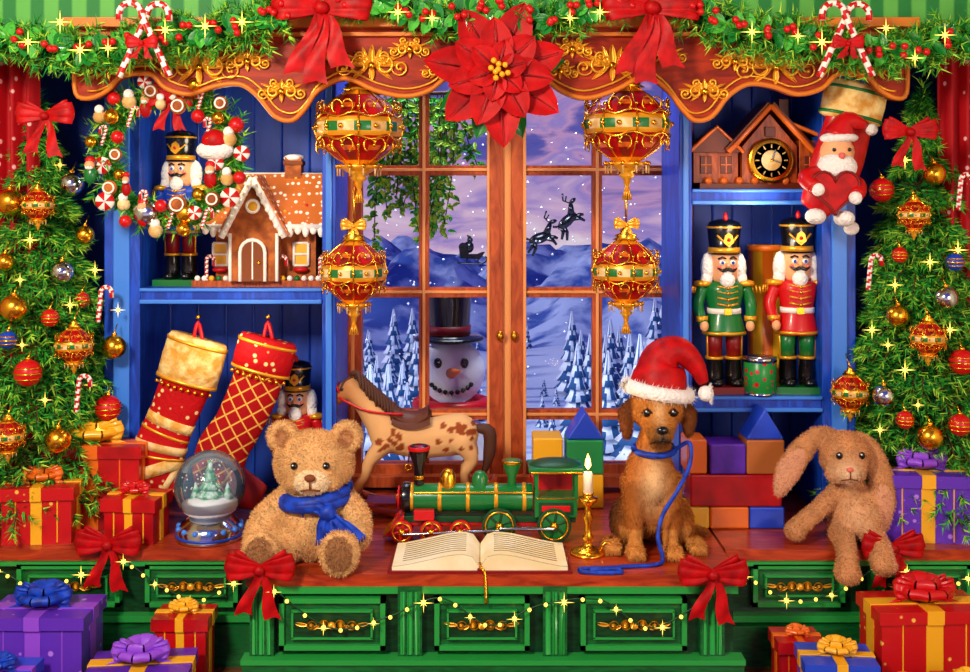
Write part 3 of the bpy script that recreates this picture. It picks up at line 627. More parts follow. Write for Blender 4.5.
for px in (240,285): m.tube([p(px,ay-6,-.43),p(px,232,-.43)],.018,'icing',6)
arch=[(-.12,0),(-.12,.28)]+[(.12*math.cos(t),.28+.12*math.sin(t)) for t in np.linspace(pi,0,9)[1:-1]]+[(.12,.28),(.12,0)]
bz=p(0,ay-6).z
m.prism([(x-.02,z+bz) for x,z in arch],-.45,-.4,'gingerd'); m.tube([V(x-.02,-.455,z+bz) for x,z in arch],.018,'icing',6); m.ell((.04,-.46,bz+.18),.018,'gold',8)
m.box((-.02,-.452,bz+.2),(.012,.01,.36),'icing')
m.ell(p(262,206,-.43),(.05,.02,.05),'yellow',12); m.ring(p(262,206,-.44),.06,.014,'icing',14)
for px in (226,305):
    m.box(p(px,253,-.215),(.12,.03,.2),'yellow')
    for a,b in ((-.07,-.11),(.07,-.11)): m.tube([p(px,253,-.235)+V(a,0,-.11),p(px,253,-.235)+V(a,0,.11)],.014,'icing',6)
    for b in (-.11,0,.11): m.tube([p(px,253,-.235)+V(-.07,0,b),p(px,253,-.235)+V(.07,0,b)],.012,'icing',6)
    m.ell(p(px,268,-.25),(.08,.04,.03),'red',8)
m.box(p(294,172,.02),(.16,.16,.3),'ginger'); m.ell(p(294,158,.02),(.11,.11,.04),'icing',10); m.box(p(294,163,.02),(.19,.19,.04),'gingerd')
for px in (215,240,285,325): cane(m,p(px,ay-6,-.33),.2,.018,0,1)
for i in range(18): m.ell(p(206+i*6.9,ay-8,-.33),.03,random.choice(['red','icing','green','yellow','icing']),8)
for i in range(10):
    t=random.random(); q=p(220+random.random()*100,178+52*t,-.33*t-.045); m.ell(q,.02,random.choice(['red','green','yellow']),6)
m.done('gingerbread_house',264,ay,y)
# ================================================================ CLOCK HOUSE
y=2.5; ay=ayz(RU,y); p=F(764,ay); m=MB()
m.box(p(762,ay-3),(1.34,.5,.06),'clockd')
m.prism([(-.27,.06),(-.27,.42),(0,.74),(.27,.42),(.27,.06)],-.22,.2,'clockwood')
for sg in (-1,1):
    a=V(0,-.28,.82); b=V(sg*.42,-.28,.36); w=V(0,.5,0); m.slab((a,b,b+w,a+w),V(sg*.03,0,.035),'clockd'); m.tube([a,b],.03,'orange',6)
m.lathe([(.001,0),(.2,0),(.22,.02),(.22,.05),(.19,.06)],'gold',(0,-.23,.28),28,rot=(pi/2,0,0)); m.cyl((0,-.285,.28),.175,.01,'clockd',rot=(pi/2,0,0),seg=28); m.cyl((0,-.292,.28),.10,.01,'cream',rot=(pi/2,0,0),seg=24)
for i in range(12):
    a=i*pi/6; m.box((.14*math.sin(a),-.294,.28+.14*math.cos(a)),(.012,.01,.04),'cream',rot=(0,a,0))
m.box((.02,-.30,.33),(.015,.01,.12),'black',rot=(0,.3,0)); m.box((.05,-.30,.27),(.015,.01,.09),'black',rot=(0,1.9,0)); m.ell((0,-.3,.28),.018,'gold',8)
m.box((0,-.23,.56),(.1,.03,.1),'clockd')
for cx,w_,hh in ((-.52,.22,.33),(.5,.2,.42)):
    m.box((cx,0,.06+hh/2),(w_*2,.36,hh),'clockwood')
    if cx<0: m.prism([(cx-.28,.06+hh-.03),(cx,.06+hh+.22),(cx+.26,.06+hh-.03)],-.24,.22,'clockd'); m.tube([(cx-.28,-.25,.06+hh-.03),(cx,-.25,.06+hh+.22),(cx+.26,-.25,.06+hh-.03)],.022,'orange',6)
    else: m.slab((V(.2,-.25,.66),V(.78,-.25,.42),V(.78,.25,.42),V(.2,.25,.66)),V(0,0,-.04),'clockd'); m.tube([V(.2,-.26,.64),V(.78,-.26,.40)],.022,'orange',6)
    for dx in (-.1,.1):
        m.box((cx+dx,-.185,.24),(.11,.02,.17),'clockd'); m.box((cx+dx,-.196,.24),(.012,.01,.17),'orange'); m.box((cx+dx,-.196,.24),(.11,.01,.012),'orange')
m.box((.2,.05,.78),(.1,.1,.25),'clockd')
for x in np.linspace(-.6,.6,9): m.ell((x,-.24,.08),(.04,.03,.04),'orange',8)
m.done('clock_house',764,ay,y,bevel=.01)
y=2.12; m=MB()
m.lathe([(.15,0),(.16,.01),(.16,.34),(.15,.35)],'tin',seg=24); m.lathe([(.165,.33),(.165,.38),(.001,.39)],'silver',seg=24); m.lathe([(.163,0),(.163,.03)],'silver',seg=24); m.done('candy_tin',760,ayz(RL,y),y)
m=MB(); m.lathe([(.001,0),(.21,0),(.21,.05),(.2,.05),(.2,1.32),(.21,1.32),(.21,1.38),(.001,1.38)],'yellow',seg=24,matfn=lambda i,j:'orange' if i in(1,5) or j%4<2 else 'yellow'); m.done('biscuit_canister',768,ayz(RL,2.95),2.95)
# ================================================================ STOCKINGS
def stocking(px,py,pts,rs,y,mf,cuffmat,rings,cl=.38):
    m=MB(); p=F(px,py); P=cat([p(a,b) for a,b in pts],8); R=lerpl(rs,len(P)); N=len(P)
    m.tube(P,R,'stockr',24,fy=.42,matfn=lambda i,j: mf(i/N))
    d=(P[1]-P[0]).normalized()
    m.tube([P[0]-d*.04,P[0],P[0]+d*cl*.5,P[0]+d*cl*.95,P[0]+d*cl],[R[0]*1.05,R[0]*1.14,R[0]*1.16,R[0]*1.14,R[0]*1.0],cuffmat,24,fy=.5)
    for q in (0,.93): m.tube([P[0]+d*cl*q,P[0]+d*(cl*q+.03)],R[0]*1.17,'goldp',24,fy=.5)
    sdv=V(-d.z,0,d.x)
    for q in range(9):
        c=P[0]+d*(cl+.05)+sdv*((q-4)/4*R[0]*1.02)+V(0,-R[0]*.5*math.sqrt(max(1-((q-4)/4.3)**2,0)),0); m.ell(c,.022,'gold',8)
    for t,mt,wd in rings:
        i=int(t*N); a=P[i]; dd=(P[i+1]-P[i-1]).normalized(); m.tube([a-dd*wd,a+dd*wd],[R[i]*1.03]*2,mt,24,fy=.44)
    m.tube(cat([P[0]+V(-.05,0,0),P[0]+V(0,0,.2),P[0]+V(.05,0,0)],4),.02,'red',6); m.cyl(P[0]+V(0,.03,.25),.02,.1,'gold',rot=(pi/2,0,0),seg=8)
    return m.done('christmas_stocking',px,py,y)
stocking(197,345,[(198,342),(186,382),(172,418),(161,446),(160,470),(182,486)],[.27,.26,.24,.26,.25,.13],1.82,lambda t:'stockr','stockg',[(.42,'stockg',.05),(.5,'goldp',.012),(.6,'cream',.04),(.66,'goldp',.012),(.78,'stockg',.06),(.88,'cream',.03)],.42)
stocking(266,345,[(268,342),(256,385),(238,425),(222,452),(222,478),(262,498)],[.26,.25,.24,.26,.26,.13],1.72,lambda t:'plaid' if t<.82 else 'darkred','stockr',[(.82,'goldp',.012)],.3)
# ================================================================ SANTA STOCKING (right)
m=MB(); p=F(838,150)
P=cat([p(856,92),p(848,125),p(838,160),p(826,190),p(812,210)],6); m.tube(P,[.27,.24,.26,.24,.14],'red',20,fy=.45); d=(P[1]-P[0]).normalized()
m.tube([P[0]-d*.08,P[0]-d*.06,P[0]+d*.1,P[0]+d*.28,P[0]+d*.3],[.28,.31,.32,.31,.26],'stockg',20,fy=.55)
for q in (-.02,.24): m.tube([P[0]+d*q,P[0]+d*(q+.03)],.325,'green',20,fy=.56)
m.ell(p(832,153,-.16),(.17,.14,.16),'skin',16); m.ell(p(830,168,-.22),(.2,.12,.15),'fluff',16); m.ell(p(833,139,-.18),(.19,.15,.06),'fluff',16)
m.tube(cat([p(833,138,-.16),p(842,122,-.18),p(860,128,-.2)],4),[.16,.1,.04],'red',12); m.ell(p(864,131,-.22),.06,'fluff',12)
m.ell(p(832,157,-.31),.035,'cheek',10)
for px in (825,840): m.ell(p(px,151,-.29),.02,'black',8)
hp=[]
for t in np.linspace(0,2*pi,30)[:-1]: hp.append((16*math.sin(t)**3,13*math.cos(t)-5*math.cos(2*t)-2*math.cos(3*t)-math.cos(4*t)))
c=p(824,190,-.3); m.prism([(c.x+a*.0145,c.z+b*.0145) for a,b in hp],-.36,-.24,'redsilk'); m.tube([V(c.x+a*.0146,-.36,c.z+b*.0146) for a,b in hp],.014,'darkred',6,closed=True)
for a,b in ((800,182),(848,190)): m.limb([p(828,172,-.15),p(a,b-4,-.25),p(a+4 if a<820 else a-4,b+6,-.36)],[.08,.09,.07],'red'); m.ell(p(a+(6 if a<820 else -6),b+8,-.4),.065,'fluff',12)
for a,b in ((808,216),(836,218)): m.ell(p(a,b,-.25),(.1,.13,.08),'fluff',12)
m.ell(p(848,228,-.1),(.08,.08,.07),'white',10)
m.tube([p(856,88),p(858,60)],.015,'red',6)
m.done('santa_stocking',838,150,1.62)
# ================================================================ TEDDY BEAR
y=.5; ay=ayc(y); ax=313; p=F(ax,ay); src=MB()
src.ell(p(314,523,.02),(.36,.32,.38),'vcol',24); src.ell(p(316,497,0),(.27,.23,.24),'vcol',20)
src.ell(p(315,462,-.05),(.40,.31,.325),'vcol',24); src.ell(p(317,473,-.3),(.17,.14,.13),'vcol',18); src.ell(p(303,475,-.22),(.13,.1,.11),'vcol',12); src.ell(p(332,475,-.22),(.13,.1,.11),'vcol',12)
for ex,sg in ((283,-1),(347,1)):
    src.ell(p(ex,436,.02),(.15,.07,.15),'vcol',16,rot=(0,sg*.4,0)); src.ring(p(ex,436,-.03),.115,.045,'vcol',18,'y',8)
src.limb([p(288,500,0),p(268,517,-.1),p(262,533,-.22)],[.15,.15,.14]); src.limb([p(341,500,0),p(357,515,-.12),p(360,530,-.22)],[.15,.15,.13])
src.limb([p(296,538,0),p(278,543,-.25),p(272,543,-.42)],[.21,.18,.16]); src.limb([p(332,538,0),p(342,543,-.25),p(345,542,-.42)],[.21,.18,.16])
src.ell(p(271,538,-.5),(.19,.08,.22),'vcol',18,rot=(0,-.2,0)); src.ell(p(346,537,-.5),(.20,.08,.22),'vcol',18,rot=(0,.2,0))
def bearcol(co):
    c=np.tile(lin('#dcac70'),(len(co),1)); X=ax+co[:,0]*100; Y=ay-co[:,2]*100; d=co[:,1]
    nz=np.array([noise.noise(V(*(q*9))) for q in co]); c*=(1+.2*nz)[:,None]
    def patch(mask,h): c[mask]=lin(h)
    patch(((X-317)/18)**2+((Y-475)/14)**2+((d+.38)/.2)**2<1,'#f2d9b0'); patch((((X-271)/14)**2+((Y-538)/17)**2<1)&(d<-.50),'#9a6a42'); patch((((X-346)/14)**2+((Y-537)/17)**2<1)&(d<-.50),'#9a6a42')
    for ex in (283,347): patch((((X-ex)/8)**2+((Y-437)/8)**2<1)&(d<.0),'#b87e50')
    return c
m=MB(); m.organic(src,.022,3,bearcol,50000,.03,.0045,.3,.8,.45)
for ex in (300,331): m.ell(p(ex,458,-.335),.038,'black',12); m.ell(p(ex-1,456.6,-.371),.008,'white',6)
m.ell(p(317,467,-.45),(.055,.03,.038),'gingerd',12); m.tube([p(317,470,-.46),p(317,478,-.46)],.009,'gingerd',5); m.tube(cat([p(308,480,-.42),p(317,478,-.46),p(326,480,-.42)],3),.009,'gingerd',5)
# scarf : two wraps, a soft knot and loose ends
for q,(dz,rr,w_) in enumerate(((0,.30,.075),(-.07,.31,.07))):
    m.tube([p(316,491,0)+V(rr*math.cos(a),(rr-.01)*math.sin(a)-.02,dz+.05*math.cos(a*1.0+q)-.04*math.sin(a)*-1) for a in np.linspace(0,2*pi,26)[:-1]],w_,'bluesilk',10,closed=True)
m.ell(p(333,503,-.36),(.09,.07,.085),'bluesilk',12)
def scarf_end(pts,w0,w1):
    P_=cat(pts,6); n_=len(P_); G=[]
    for i,q in enumerate(P_):
        t=i/(n_-1); w=w0+(w1-w0)*t; dd=(P_[min(i+1,n_-1)]-P_[max(i-1,0)]).normalized(); sd=V(-dd.z,0,dd.x)
        G.append([q+sd*(w*v)+V(0,-.02*math.cos(v*7+t*3),0) for v in np.linspace(-1,1,9)])
    m.grid(G,'bluesilk')
    for g in G[-1]: m.tube([g,g+V(0,0,-.05)],.008,'bluesilk',4)
scarf_end([p(333,503,-.37),p(342,512,-.39),p(352,521,-.4),p(360,530,-.42)],.05,.12); scarf_end([p(333,503,-.38),p(331,514,-.40),p(333,526,-.41)],.05,.11); scarf_end([p(333,503,-.37),p(322,497,-.37),p(308,497,-.33)],.06,.07)
m.done('teddy_bear',ax,ay,y)
# ================================================================ BUNNY
y=1.12; ay=ayc(y); ax=845; p=F(ax,ay); src=MB()
src.ell(p(852,514,.02),(.24,.22,.29),'vcol',20); src.ell(p(848,488,0),(.16,.15,.18),'vcol',18)
src.ell(p(843,454,-.06),(.25,.25,.24),'vcol',22); src.ell(p(838,465,-.24),(.15,.13,.12),'vcol',16); src.ell(p(829,468,-.2),(.1,.1,.09),'vcol',12); src.ell(p(849,468,-.2),(.1,.1,.09),'vcol',12)
def ear(pts,rs):
    P=cat(pts,6); src.tube(P,lerpl(rs,len(P)),'vcol',14,fy=.45); src.ell(pts[-1],(rs[-1],rs[-1]*.45,rs[-1]),'vcol',12)
ear([p(836,436,.0),p(818,434,-.04),p(800,448,-.08),p(785,468,-.12),p(776,486,-.14)],[.06,.09,.12,.13,.07]); ear([p(854,436,.0),p(868,446,-.02),p(877,470,-.06),p(879,500,-.1),(p(875,528,-.12))],[.06,.09,.12,.13,.07])
src.limb([p(836,492,0),p(815,507,-.1),p(796,522,-.12)],[.09,.085,.09]); src.limb([p(862,492,0),p(869,510,-.14),p(860,526,-.22)],[.09,.085,.09])
src.limb([p(840,530,-.02),p(836,533,-.25),p(833,540,-.42),p(832,556,-.46)],[.13,.10,.09,.12]); src.limb([p(866,530,-.02),p(868,533,-.25),p(868,538,-.4),p(866,546,-.45)],[.13,.10,.09,.12])
src.ell(p(832,558,-.5),(.12,.12,.09),'vcol',14); src.ell(p(866,549,-.5),(.12,.12,.09),'vcol',14); src.ell(p(792,526,-.14),(.11,.10,.10),'vcol',14)
def buncol(co):
    c=np.tile(lin('#c88c5a'),(len(co),1)); X=ax+co[:,0]*100; Y=ay-co[:,2]*100; d=co[:,1]
    nz=np.array([noise.noise(V(*(q*8))) for q in co]); c*=(1+.25*nz)[:,None]
    k=np.exp(-(((X-839)/13)**2+((Y-467)/12)**2))[:,None]*(d<-.1)[:,None]; c=c*(1-k)+lin('#f2d2a8')*k
    k=np.exp(-(((X-850)/14)**2+((Y-512)/20)**2))[:,None]*(d<-.05)[:,None]*.6; c=c*(1-k)+lin('#e8bd90')*k
    k=((X<800)&(Y<500)|(X>872))[:,None]*(d<-.13)[:,None]*.5; c=c*(1-k)+lin('#e6a98c')*k
    return c
m=MB(); m.organic(src,.021,3,buncol,50000,.024,.004,.5,.7,.4)
for ex in (830,852): m.ell(p(ex,449,-.29),(.033,.02,.037),'black',12); m.ell(p(ex-1,447.5,-.312),.008,'white',6)
m.ell(p(838,461,-.365),(.035,.02,.024),'cheek',10); m.tube([p(838,463,-.38),p(838,470,-.375)],.006,'gingerd',5); m.tube(cat([p(830,472,-.34),p(838,470,-.375),p(846,472,-.34)],3),.006,'gingerd',5)
m.done('plush_bunny',ax,ay,y)
# ================================================================ PUPPY
y=.78; ay=ayc(y); ax=652; p=F(ax,ay); src=MB()
src.ell(p(650,476,.02),(.25,.24,.32),'vcol',22); src.ell(p(652,505,.2),(.28,.32,.34),'vcol',22); src.ell(p(655,525,.38),(.31,.28,.24),'vcol',20)
src.ell(p(627,527,.2),(.15,.27,.22),'vcol',18); src.ell(p(682,527,.2),(.15,.27,.22),'vcol',18)
src.limb([p(652,462,.02),p(655,436,-.02)],[.19,.16])
src.ell(p(656,406,-.02),(.27,.26,.24),'vcol',22); src.ell(p(656,420,-.2),(.17,.15,.13),'vcol',18); src.ell(p(655,427,-.33),(.13,.14,.10),'vcol',16); src.ell(p(655,437,-.26),(.1,.14,.05),'vcol',12)
src.limb([p(634,402,.0),p(626,412,-.05),p(626,432,-.08)],[.05,.085,.05]); src.limb([p(679,402,.0),p(687,412,-.05),p(687,430,-.08)],[.05,.085,.05])
src.limb([p(633,482,-.06),p(632,510,-.08),p(633,533,-.14),p(633,545,-.16)],[.14,.095,.07,.075]); src.limb([p(669,482,-.06),p(669,510,-.08),p(668,533,-.14),p(668,545,-.16)],[.14,.095,.07,.075])
for ex in (632,669):
    src.ell(p(ex,ay-6,-.23),(.095,.15,.065),'vcol',14)
    for q in (-5.5,0,5.5): src.ell(p(ex+q,ay-5,-.35),(.03,.045,.045),'vcol',8)
for ex in (611,695):
    src.ell(p(ex,ay-6,.0),(.1,.2,.065),'vcol',14)
    for q in (-5.5,0,5.5): src.ell(p(ex+q,ay-5,-.17),(.03,.045,.045),'vcol',8)
src.limb([p(650,545,.6),p(690,546,.62),p(714,545,.45)],[.08,.06,.035])
def dogcol(co):
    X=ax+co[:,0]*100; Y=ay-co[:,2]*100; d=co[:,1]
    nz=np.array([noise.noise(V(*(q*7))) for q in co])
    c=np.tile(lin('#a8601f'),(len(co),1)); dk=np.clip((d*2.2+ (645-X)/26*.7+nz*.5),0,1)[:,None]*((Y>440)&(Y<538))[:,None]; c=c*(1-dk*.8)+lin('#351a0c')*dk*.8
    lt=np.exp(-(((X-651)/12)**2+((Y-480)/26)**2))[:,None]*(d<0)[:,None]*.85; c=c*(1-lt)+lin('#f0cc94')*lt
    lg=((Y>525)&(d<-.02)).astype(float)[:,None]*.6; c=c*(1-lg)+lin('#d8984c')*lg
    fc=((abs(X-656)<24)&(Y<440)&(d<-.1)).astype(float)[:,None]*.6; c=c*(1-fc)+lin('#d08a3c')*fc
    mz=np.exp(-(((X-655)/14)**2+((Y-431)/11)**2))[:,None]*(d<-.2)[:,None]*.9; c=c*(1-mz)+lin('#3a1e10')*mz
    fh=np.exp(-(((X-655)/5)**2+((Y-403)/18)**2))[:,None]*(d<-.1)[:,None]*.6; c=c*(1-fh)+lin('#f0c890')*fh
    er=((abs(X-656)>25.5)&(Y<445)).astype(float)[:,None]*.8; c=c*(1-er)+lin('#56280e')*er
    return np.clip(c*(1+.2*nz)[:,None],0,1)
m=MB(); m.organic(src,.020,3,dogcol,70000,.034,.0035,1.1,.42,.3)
for ex in (643,669):
    m.ell(p(ex,408,-.255),(.046,.03,.042),'black',14); m.ell(p(ex-1,406,-.288),.009,'white',6); m.tube([p(ex-5,408,-.27),p(ex,402.5,-.295),p(ex+5,408,-.27)],.008,'leather',5)
m.ell(p(655,421,-.46),(.06,.035,.042),'black',14); m.tube(cat([p(644,435,-.41),p(655,430,-.48),p(666,435,-.41)],4),.009,'black',5); m.tube([p(655,424,-.485),p(655,431,-.48)],.008,'black',5)
hb=p(658,388,.0); cuff=[hb+V(.30*math.cos(a),.28*math.sin(a),-.02+.05*math.cos(a)*-1) for a in np.linspace(0,2*pi,26)[:-1]]
m.tube(cuff,.07,'fluff',10,closed=True); m.needles(cuff+[cuff[0]],1500,.105,('fluff','white'),.006,.3)
m.tube(cat([hb+V(0,0,-.02),hb+V(.02,0,.14),hb+V(.05,0,.30),hb+V(.2,-.04,.38),hb+V(.36,-.06,.24),hb+V(.44,-.08,.06)],5),lerpl([.30,.27,.20,.14,.10,.05],26),'redsilk',18,fy=.95); pc=hb+V(.46,-.09,-.04); m.ell(pc,.08,'fluff',14); m.needles([pc-V(.01,0,0),pc,pc+V(.01,0,0)],500,.115,('fluff','white'),.006,.5)
m.tube([p(654+20*math.cos(a),449-2*math.sin(a),.0+.21*math.sin(a)) for a in np.linspace(0,2*pi,22)[:-1]],.032,'bluesilk',8,closed=True)
m.tube(cat([p(672,449,-.08),p(687,440,-.12),p(686,460,-.2),p(672,482,-.32),p(658,505,-.32),p(652,525,-.38),p(656,545,-.42),p(648,ay-2,-.5),p(620,ay-2,-.55),p(600,ay-2,-.6),p(575,ay-2,-.62),p(580,ay-2,-.72),p(612,ay-2,-.72),p(606,ay-2,-.62),p(584,ay-2,-.66)],8),.021,'bluesilk',8,fy=.8)
m.done('puppy',ax,ay,y)
# ================================================================ ROCKING HORSE
y=2.15; ay=ayc(y); ax=410; p=F(ax,ay); src=MB()
src.limb([p(388,432),p(420,438),p(458,434)],[.2,.2,.21]); src.limb([p(385,428),p(368,405),p(352,388)],[.18,.13,.10]); src.limb([p(350,388),p(338,396),p(329,404)],[.1,.08,.055]); src.ell(p(352,378),(.025,.03,.05),'vcol',8)
for dy in (-.12,.12):
    src.limb([p(386,442,dy),p(371,458,dy),p(366,474,dy),p(356,490,dy*1.3)],[.1,.065,.045,.045]); src.limb([p(462,440,dy),p(472,456,dy),p(464,473,dy),p(470,490,dy*1.3)],[.12,.07,.045,.045])
def hcol(co):
    X=ax+co[:,0]*100; Y=ay-co[:,2]*100; c=np.tile(lin('#dca870'),(len(co),1))
    for a,b,r in ((456,432,19),(392,436,13)):
        for _ in range(18):
            u,v=a+random.uniform(-r,r),b+random.uniform(-r,r)*.8; c[((X-u)**2+(Y-v)**2)<random.uniform(4,11)]=lin('#8e3f16')
    bl=np.clip((Y-465)/15,0,1)[:,None]; c=c*(1-bl)+lin('#8a4a22')*bl; hd=np.clip((372-X)/30,0,1)[:,None]; c=c*(1-hd*.8)+lin('#985020')*hd*.8
    return c
m=MB(); m.organic(src,.022,3,hcol)
for i in range(14):
    t=i/13; q=p(352,376).lerp(p(392,412),t); m.tube(cat([q+V(0,0,.02),q+V(.07,-.05,.03),q+V(.1,-.13,-.1-.05*random.random())],3),[.03,.03,.008],'horsemane',6)
m.tube(cat([p(352,377),p(345,382,-.04),p(341,390,-.08)],3),[.03,.01],'horsemane',6)
m.tube(cat([p(476,428),p(489,432),p(489,455),p(483,475)],4),[.04,.07,.06,.015],'horsemane',10)
m.ell(p(343,388,-.085),.016,'black',8); m.ell(p(329,403,-.04),.012,'black',6)
m.tube([p(338,386+10*math.sin(a),.09*math.cos(a))+V(.04*math.sin(a),0,0) for a in np.linspace(0,2*pi,14)[:-1]],.012,'red',5,closed=True); m.tube(cat([p(340,396,-.09),p(370,408,-.17),p(404,412,-.12)],4),.012,'red',5)
G=[]
for i in range(9):
    t=-1+i/4; G.append([V(.02+t*.19,.235*math.sin(a),.0)+p(410,437)+V(.0,0,.225*math.cos(a)+.05*t*t) for a in np.linspace(-1.05,1.05,11)])
m.grid(G,'leather')
G=[]
for i in range(9):
    t=-1+i/4; G.append([p(412,436)+V(t*.17,.20*math.sin(a),.25*math.cos(a)+.07*t*t) for a in np.linspace(-.9,.9,9)])
m.grid(G,'leather'); m.tube([p(395,407),p(393,402)],.03,'leather',8); m.tube([p(412,440,-.24),p(410,456,-.25)],.01,'leather',5); m.ring(p(410,461,-.25),.03,.008,'gold',10,'y',5)
for dy in (-.17,.17):
    P=cat([p(325,482,dy),p(350,495,dy),p(410,ay-4,dy),p(470,495,dy),p(497,482,dy)],6); m.tube(P,.045,'redwood',8,fy=.6)
for px in (358,468): m.tube([p(px,494,-.2),p(px,494,.2)],.03,'redwood',8)
m.box(p(382,ay-10,-.02),(.3,.3,.1),'redwood')
m.done('rocking_horse',ax,ay,y)
# ================================================================ TRAIN
y=1.2; ay=ayc(y); ax=485; p=F(ax,ay); m=MB(); RX=(0,pi/2,0)
m.box(p(488,516),(1.74,.24,.06),'dgreen'); m.box(p(488,520),(1.6,.2,.05),'red')
m.cyl(p(470,497),.135,1.25,'green',rot=RX,seg=24)
for px in (412,440,468,496,524): m.lathe([(.139,-.02),(.145,0),(.139,.02)],'goldp',p(px,497),24,rot=RX)
m.lathe([(.001,-.05),(.1,-.04),(.15,-.02),(.15,.06)],'black',p(405,497),24,rot=RX); m.ring(p(399,497),.1,.015,'red',18,'x'); m.ell(p(398,497),.035,'gold',10)
m.lathe([(.06,0),(.05,.05),(.05,.2),(.1,.34),(.11,.4),(.085,.42),(.001,.40)],'black',p(419,487),18); m.lathe([(.112,.37),(.113,.41)],'red',p(419,487),18); m.lathe([(.053,.08),(.053,.12)],'gold',p(419,487),18)
m.lathe([(.09,0),(.08,.04),(.08,.12),(.05,.17),(.001,.19)],'gold',p(448,487),18); m.lathe([(.09,0),(.08,.04),(.08,.1),(.05,.15),(.001,.17)],'green',p(480,487),18); m.lathe([(.05,0),(.04,.1),(.09,.22),(.1,.26),(.06,.28),(.001,.27)],'green',p(512,487),18); m.lathe([(.1,.24),(.103,.27)],'gold',p(512,487),18)
m.tube([p(415,489,-.14),p(532,489,-.14)],.012,'gold',6)
m.box(p(555,503),(.42,.32,.2),'green')
for px in (536,575):
    for dy in (-.145,.145): m.box(p(px,481,dy),(.035,.035,.28),'green')
m.box(p(555,492,.14),(.4,.02,.3),'red'); m.box(p(555,466),(.54,.4,.04),'green'); m.lathe([(.28,-.0),(.2,.04),(.001,.06)],'dgreen',p(555,464),20,sc=(.95,.7,1)); m.tube([p(530,468,-.2),p(581,468,-.2)],.014,'gold',6); m.box(p(555,494,-.162),(.38,.015,.015),'gold')
m.box(p(555,504,-.165),(.34,.01,.12),'dgreen'); m.box(p(555,504,-.172),(.28,.01,.06),'red')
m.prism([(p(385,0).x,p(0,532).z),(p(405,0).x,p(0,510).z),(p(405,0).x,p(0,534).z)],-.15,.15,'red')
for i in range(5): m.tube([p(405,512,-.14+.07*i),p(384,533,-.14+.07*i)],.012,'gold',5)
def wheel(px,r,mt):
    c0=p(px,0); zc=r+.01
    for dy in (-.17,.17):
        c=V(c0.x,dy,zc); m.lathe([(r*.82,-.03),(r,-.03),(r,.03),(r*.82,.03),(r*.82,-.03)],mt,c,24,rot=(pi/2,0,0)); m.ring(c+V(0,-.03 if dy<0 else .03,0),r*.8,.012,'gold',22,'y',5)
        m.cyl(c,r*.8,.02,'green' if mt=='dgreen' else 'darkred',rot=(pi/2,0,0))
        for q in range(6): a=q*pi/3+.3; m.tube([c,c+V(r*.85*math.cos(a),0,r*.85*math.sin(a))],.02,mt,6)
        m.ell(c+V(0,-.03 if dy<0 else .03,0),.04,'gold',10)
    m.tube([(c0.x,-.17,zc),(c0.x,.17,zc)],.02,'black',6)
for px,r,mt in ((403,.11,'red'),(432,.11,'red'),(461,.11,'red'),(499,.17,'dgreen'),(553,.17,'dgreen')): wheel(px,r,mt)
m.tube([p(499,522,-.23),p(553,522,-.23)],.018,'silver',6); m.tube([p(403,528,-.22),p(499,524,-.22)],.015,'silver',6); m.box(p(425,510,-.16),(.2,.08,.1),'red')
m.done('toy_train',ax,ay,y,bevel=.006)
# ================================================================ BOOK
y=.45; m=MB()
for sg in (-1,1):
    G=[]; G2=[]
    for i in range(13):
        t=i/12; x=sg*.85*t; z=.05 if t==0 else .06+.13*math.sin(pi*min(t*1.05,1)**.55)*(1-t*.5)
        G.append([V(x,-.36+.72*j/5,z) for j in range(6)]); G2.append([V(x,-.37,z),V(x,-.37,.02)])
    m.grid(G,'page'); m.grid(G2,'page'); m.grid([[a+V(0,.74,0),b+V(0,.74,0)] for a,b in G2],'page'); m.grid([[V(sg*.85,-.37,G[-1][0].z),V(sg*.85,-.37,.02)],[V(sg*.85,.37,G[-1][0].z),V(sg*.85,.37,.02)]],'page')
    for r_ in range(9):
        yy=.28-.065*r_; m.tube([V(sg*.85*t,yy,.0645+.13*math.sin(pi*min(t*1.05,1)**.55)*(1-t*.5)) for t in [i/12*.97 for i in range(2,12)]],.0035,'pagetext',4)
m.box((0,0,.012),(1.78,.8,.024),'darkred'); m.tube([(0,-.38,.03),(0,.38,.03)],.025,'darkred',8)
m.tube(cat([(0,-.3,.07),(.02,-.40,.05),(.05,-.43,-.0),(.06,-.50,-.25)],4),.015,'gold',6)
m.done('open_book',480,ayc(y),y)
# ================================================================ CANDLE
y=.66; m=MB()
m.lathe([(.18,0),(.18,.02),(.13,.05),(.05,.08),(.035,.12),(.06,.16),(.035,.2),(.03,.3),(.055,.36),(.03,.42),(.03,.48),(.09,.53),(.1,.56),(.05,.57),(.05,.6),(.06,.61)],'gold',seg=22)
m.lathe([(.048,.58),(.048,.8),(.04,.82),(.001,.82)],'wax',seg=16); m.tube([(0,0,.82),(0,0,.86)],.006,'black',5); m.lathe([(.001,.84),(.03,.88),(.026,.93),(.001,1.0)],'flame',seg=12)
m.ring((.19,0,.06),.05,.014,'gold',14)
m.done('brass_candlestick',588,ayc(y),y)
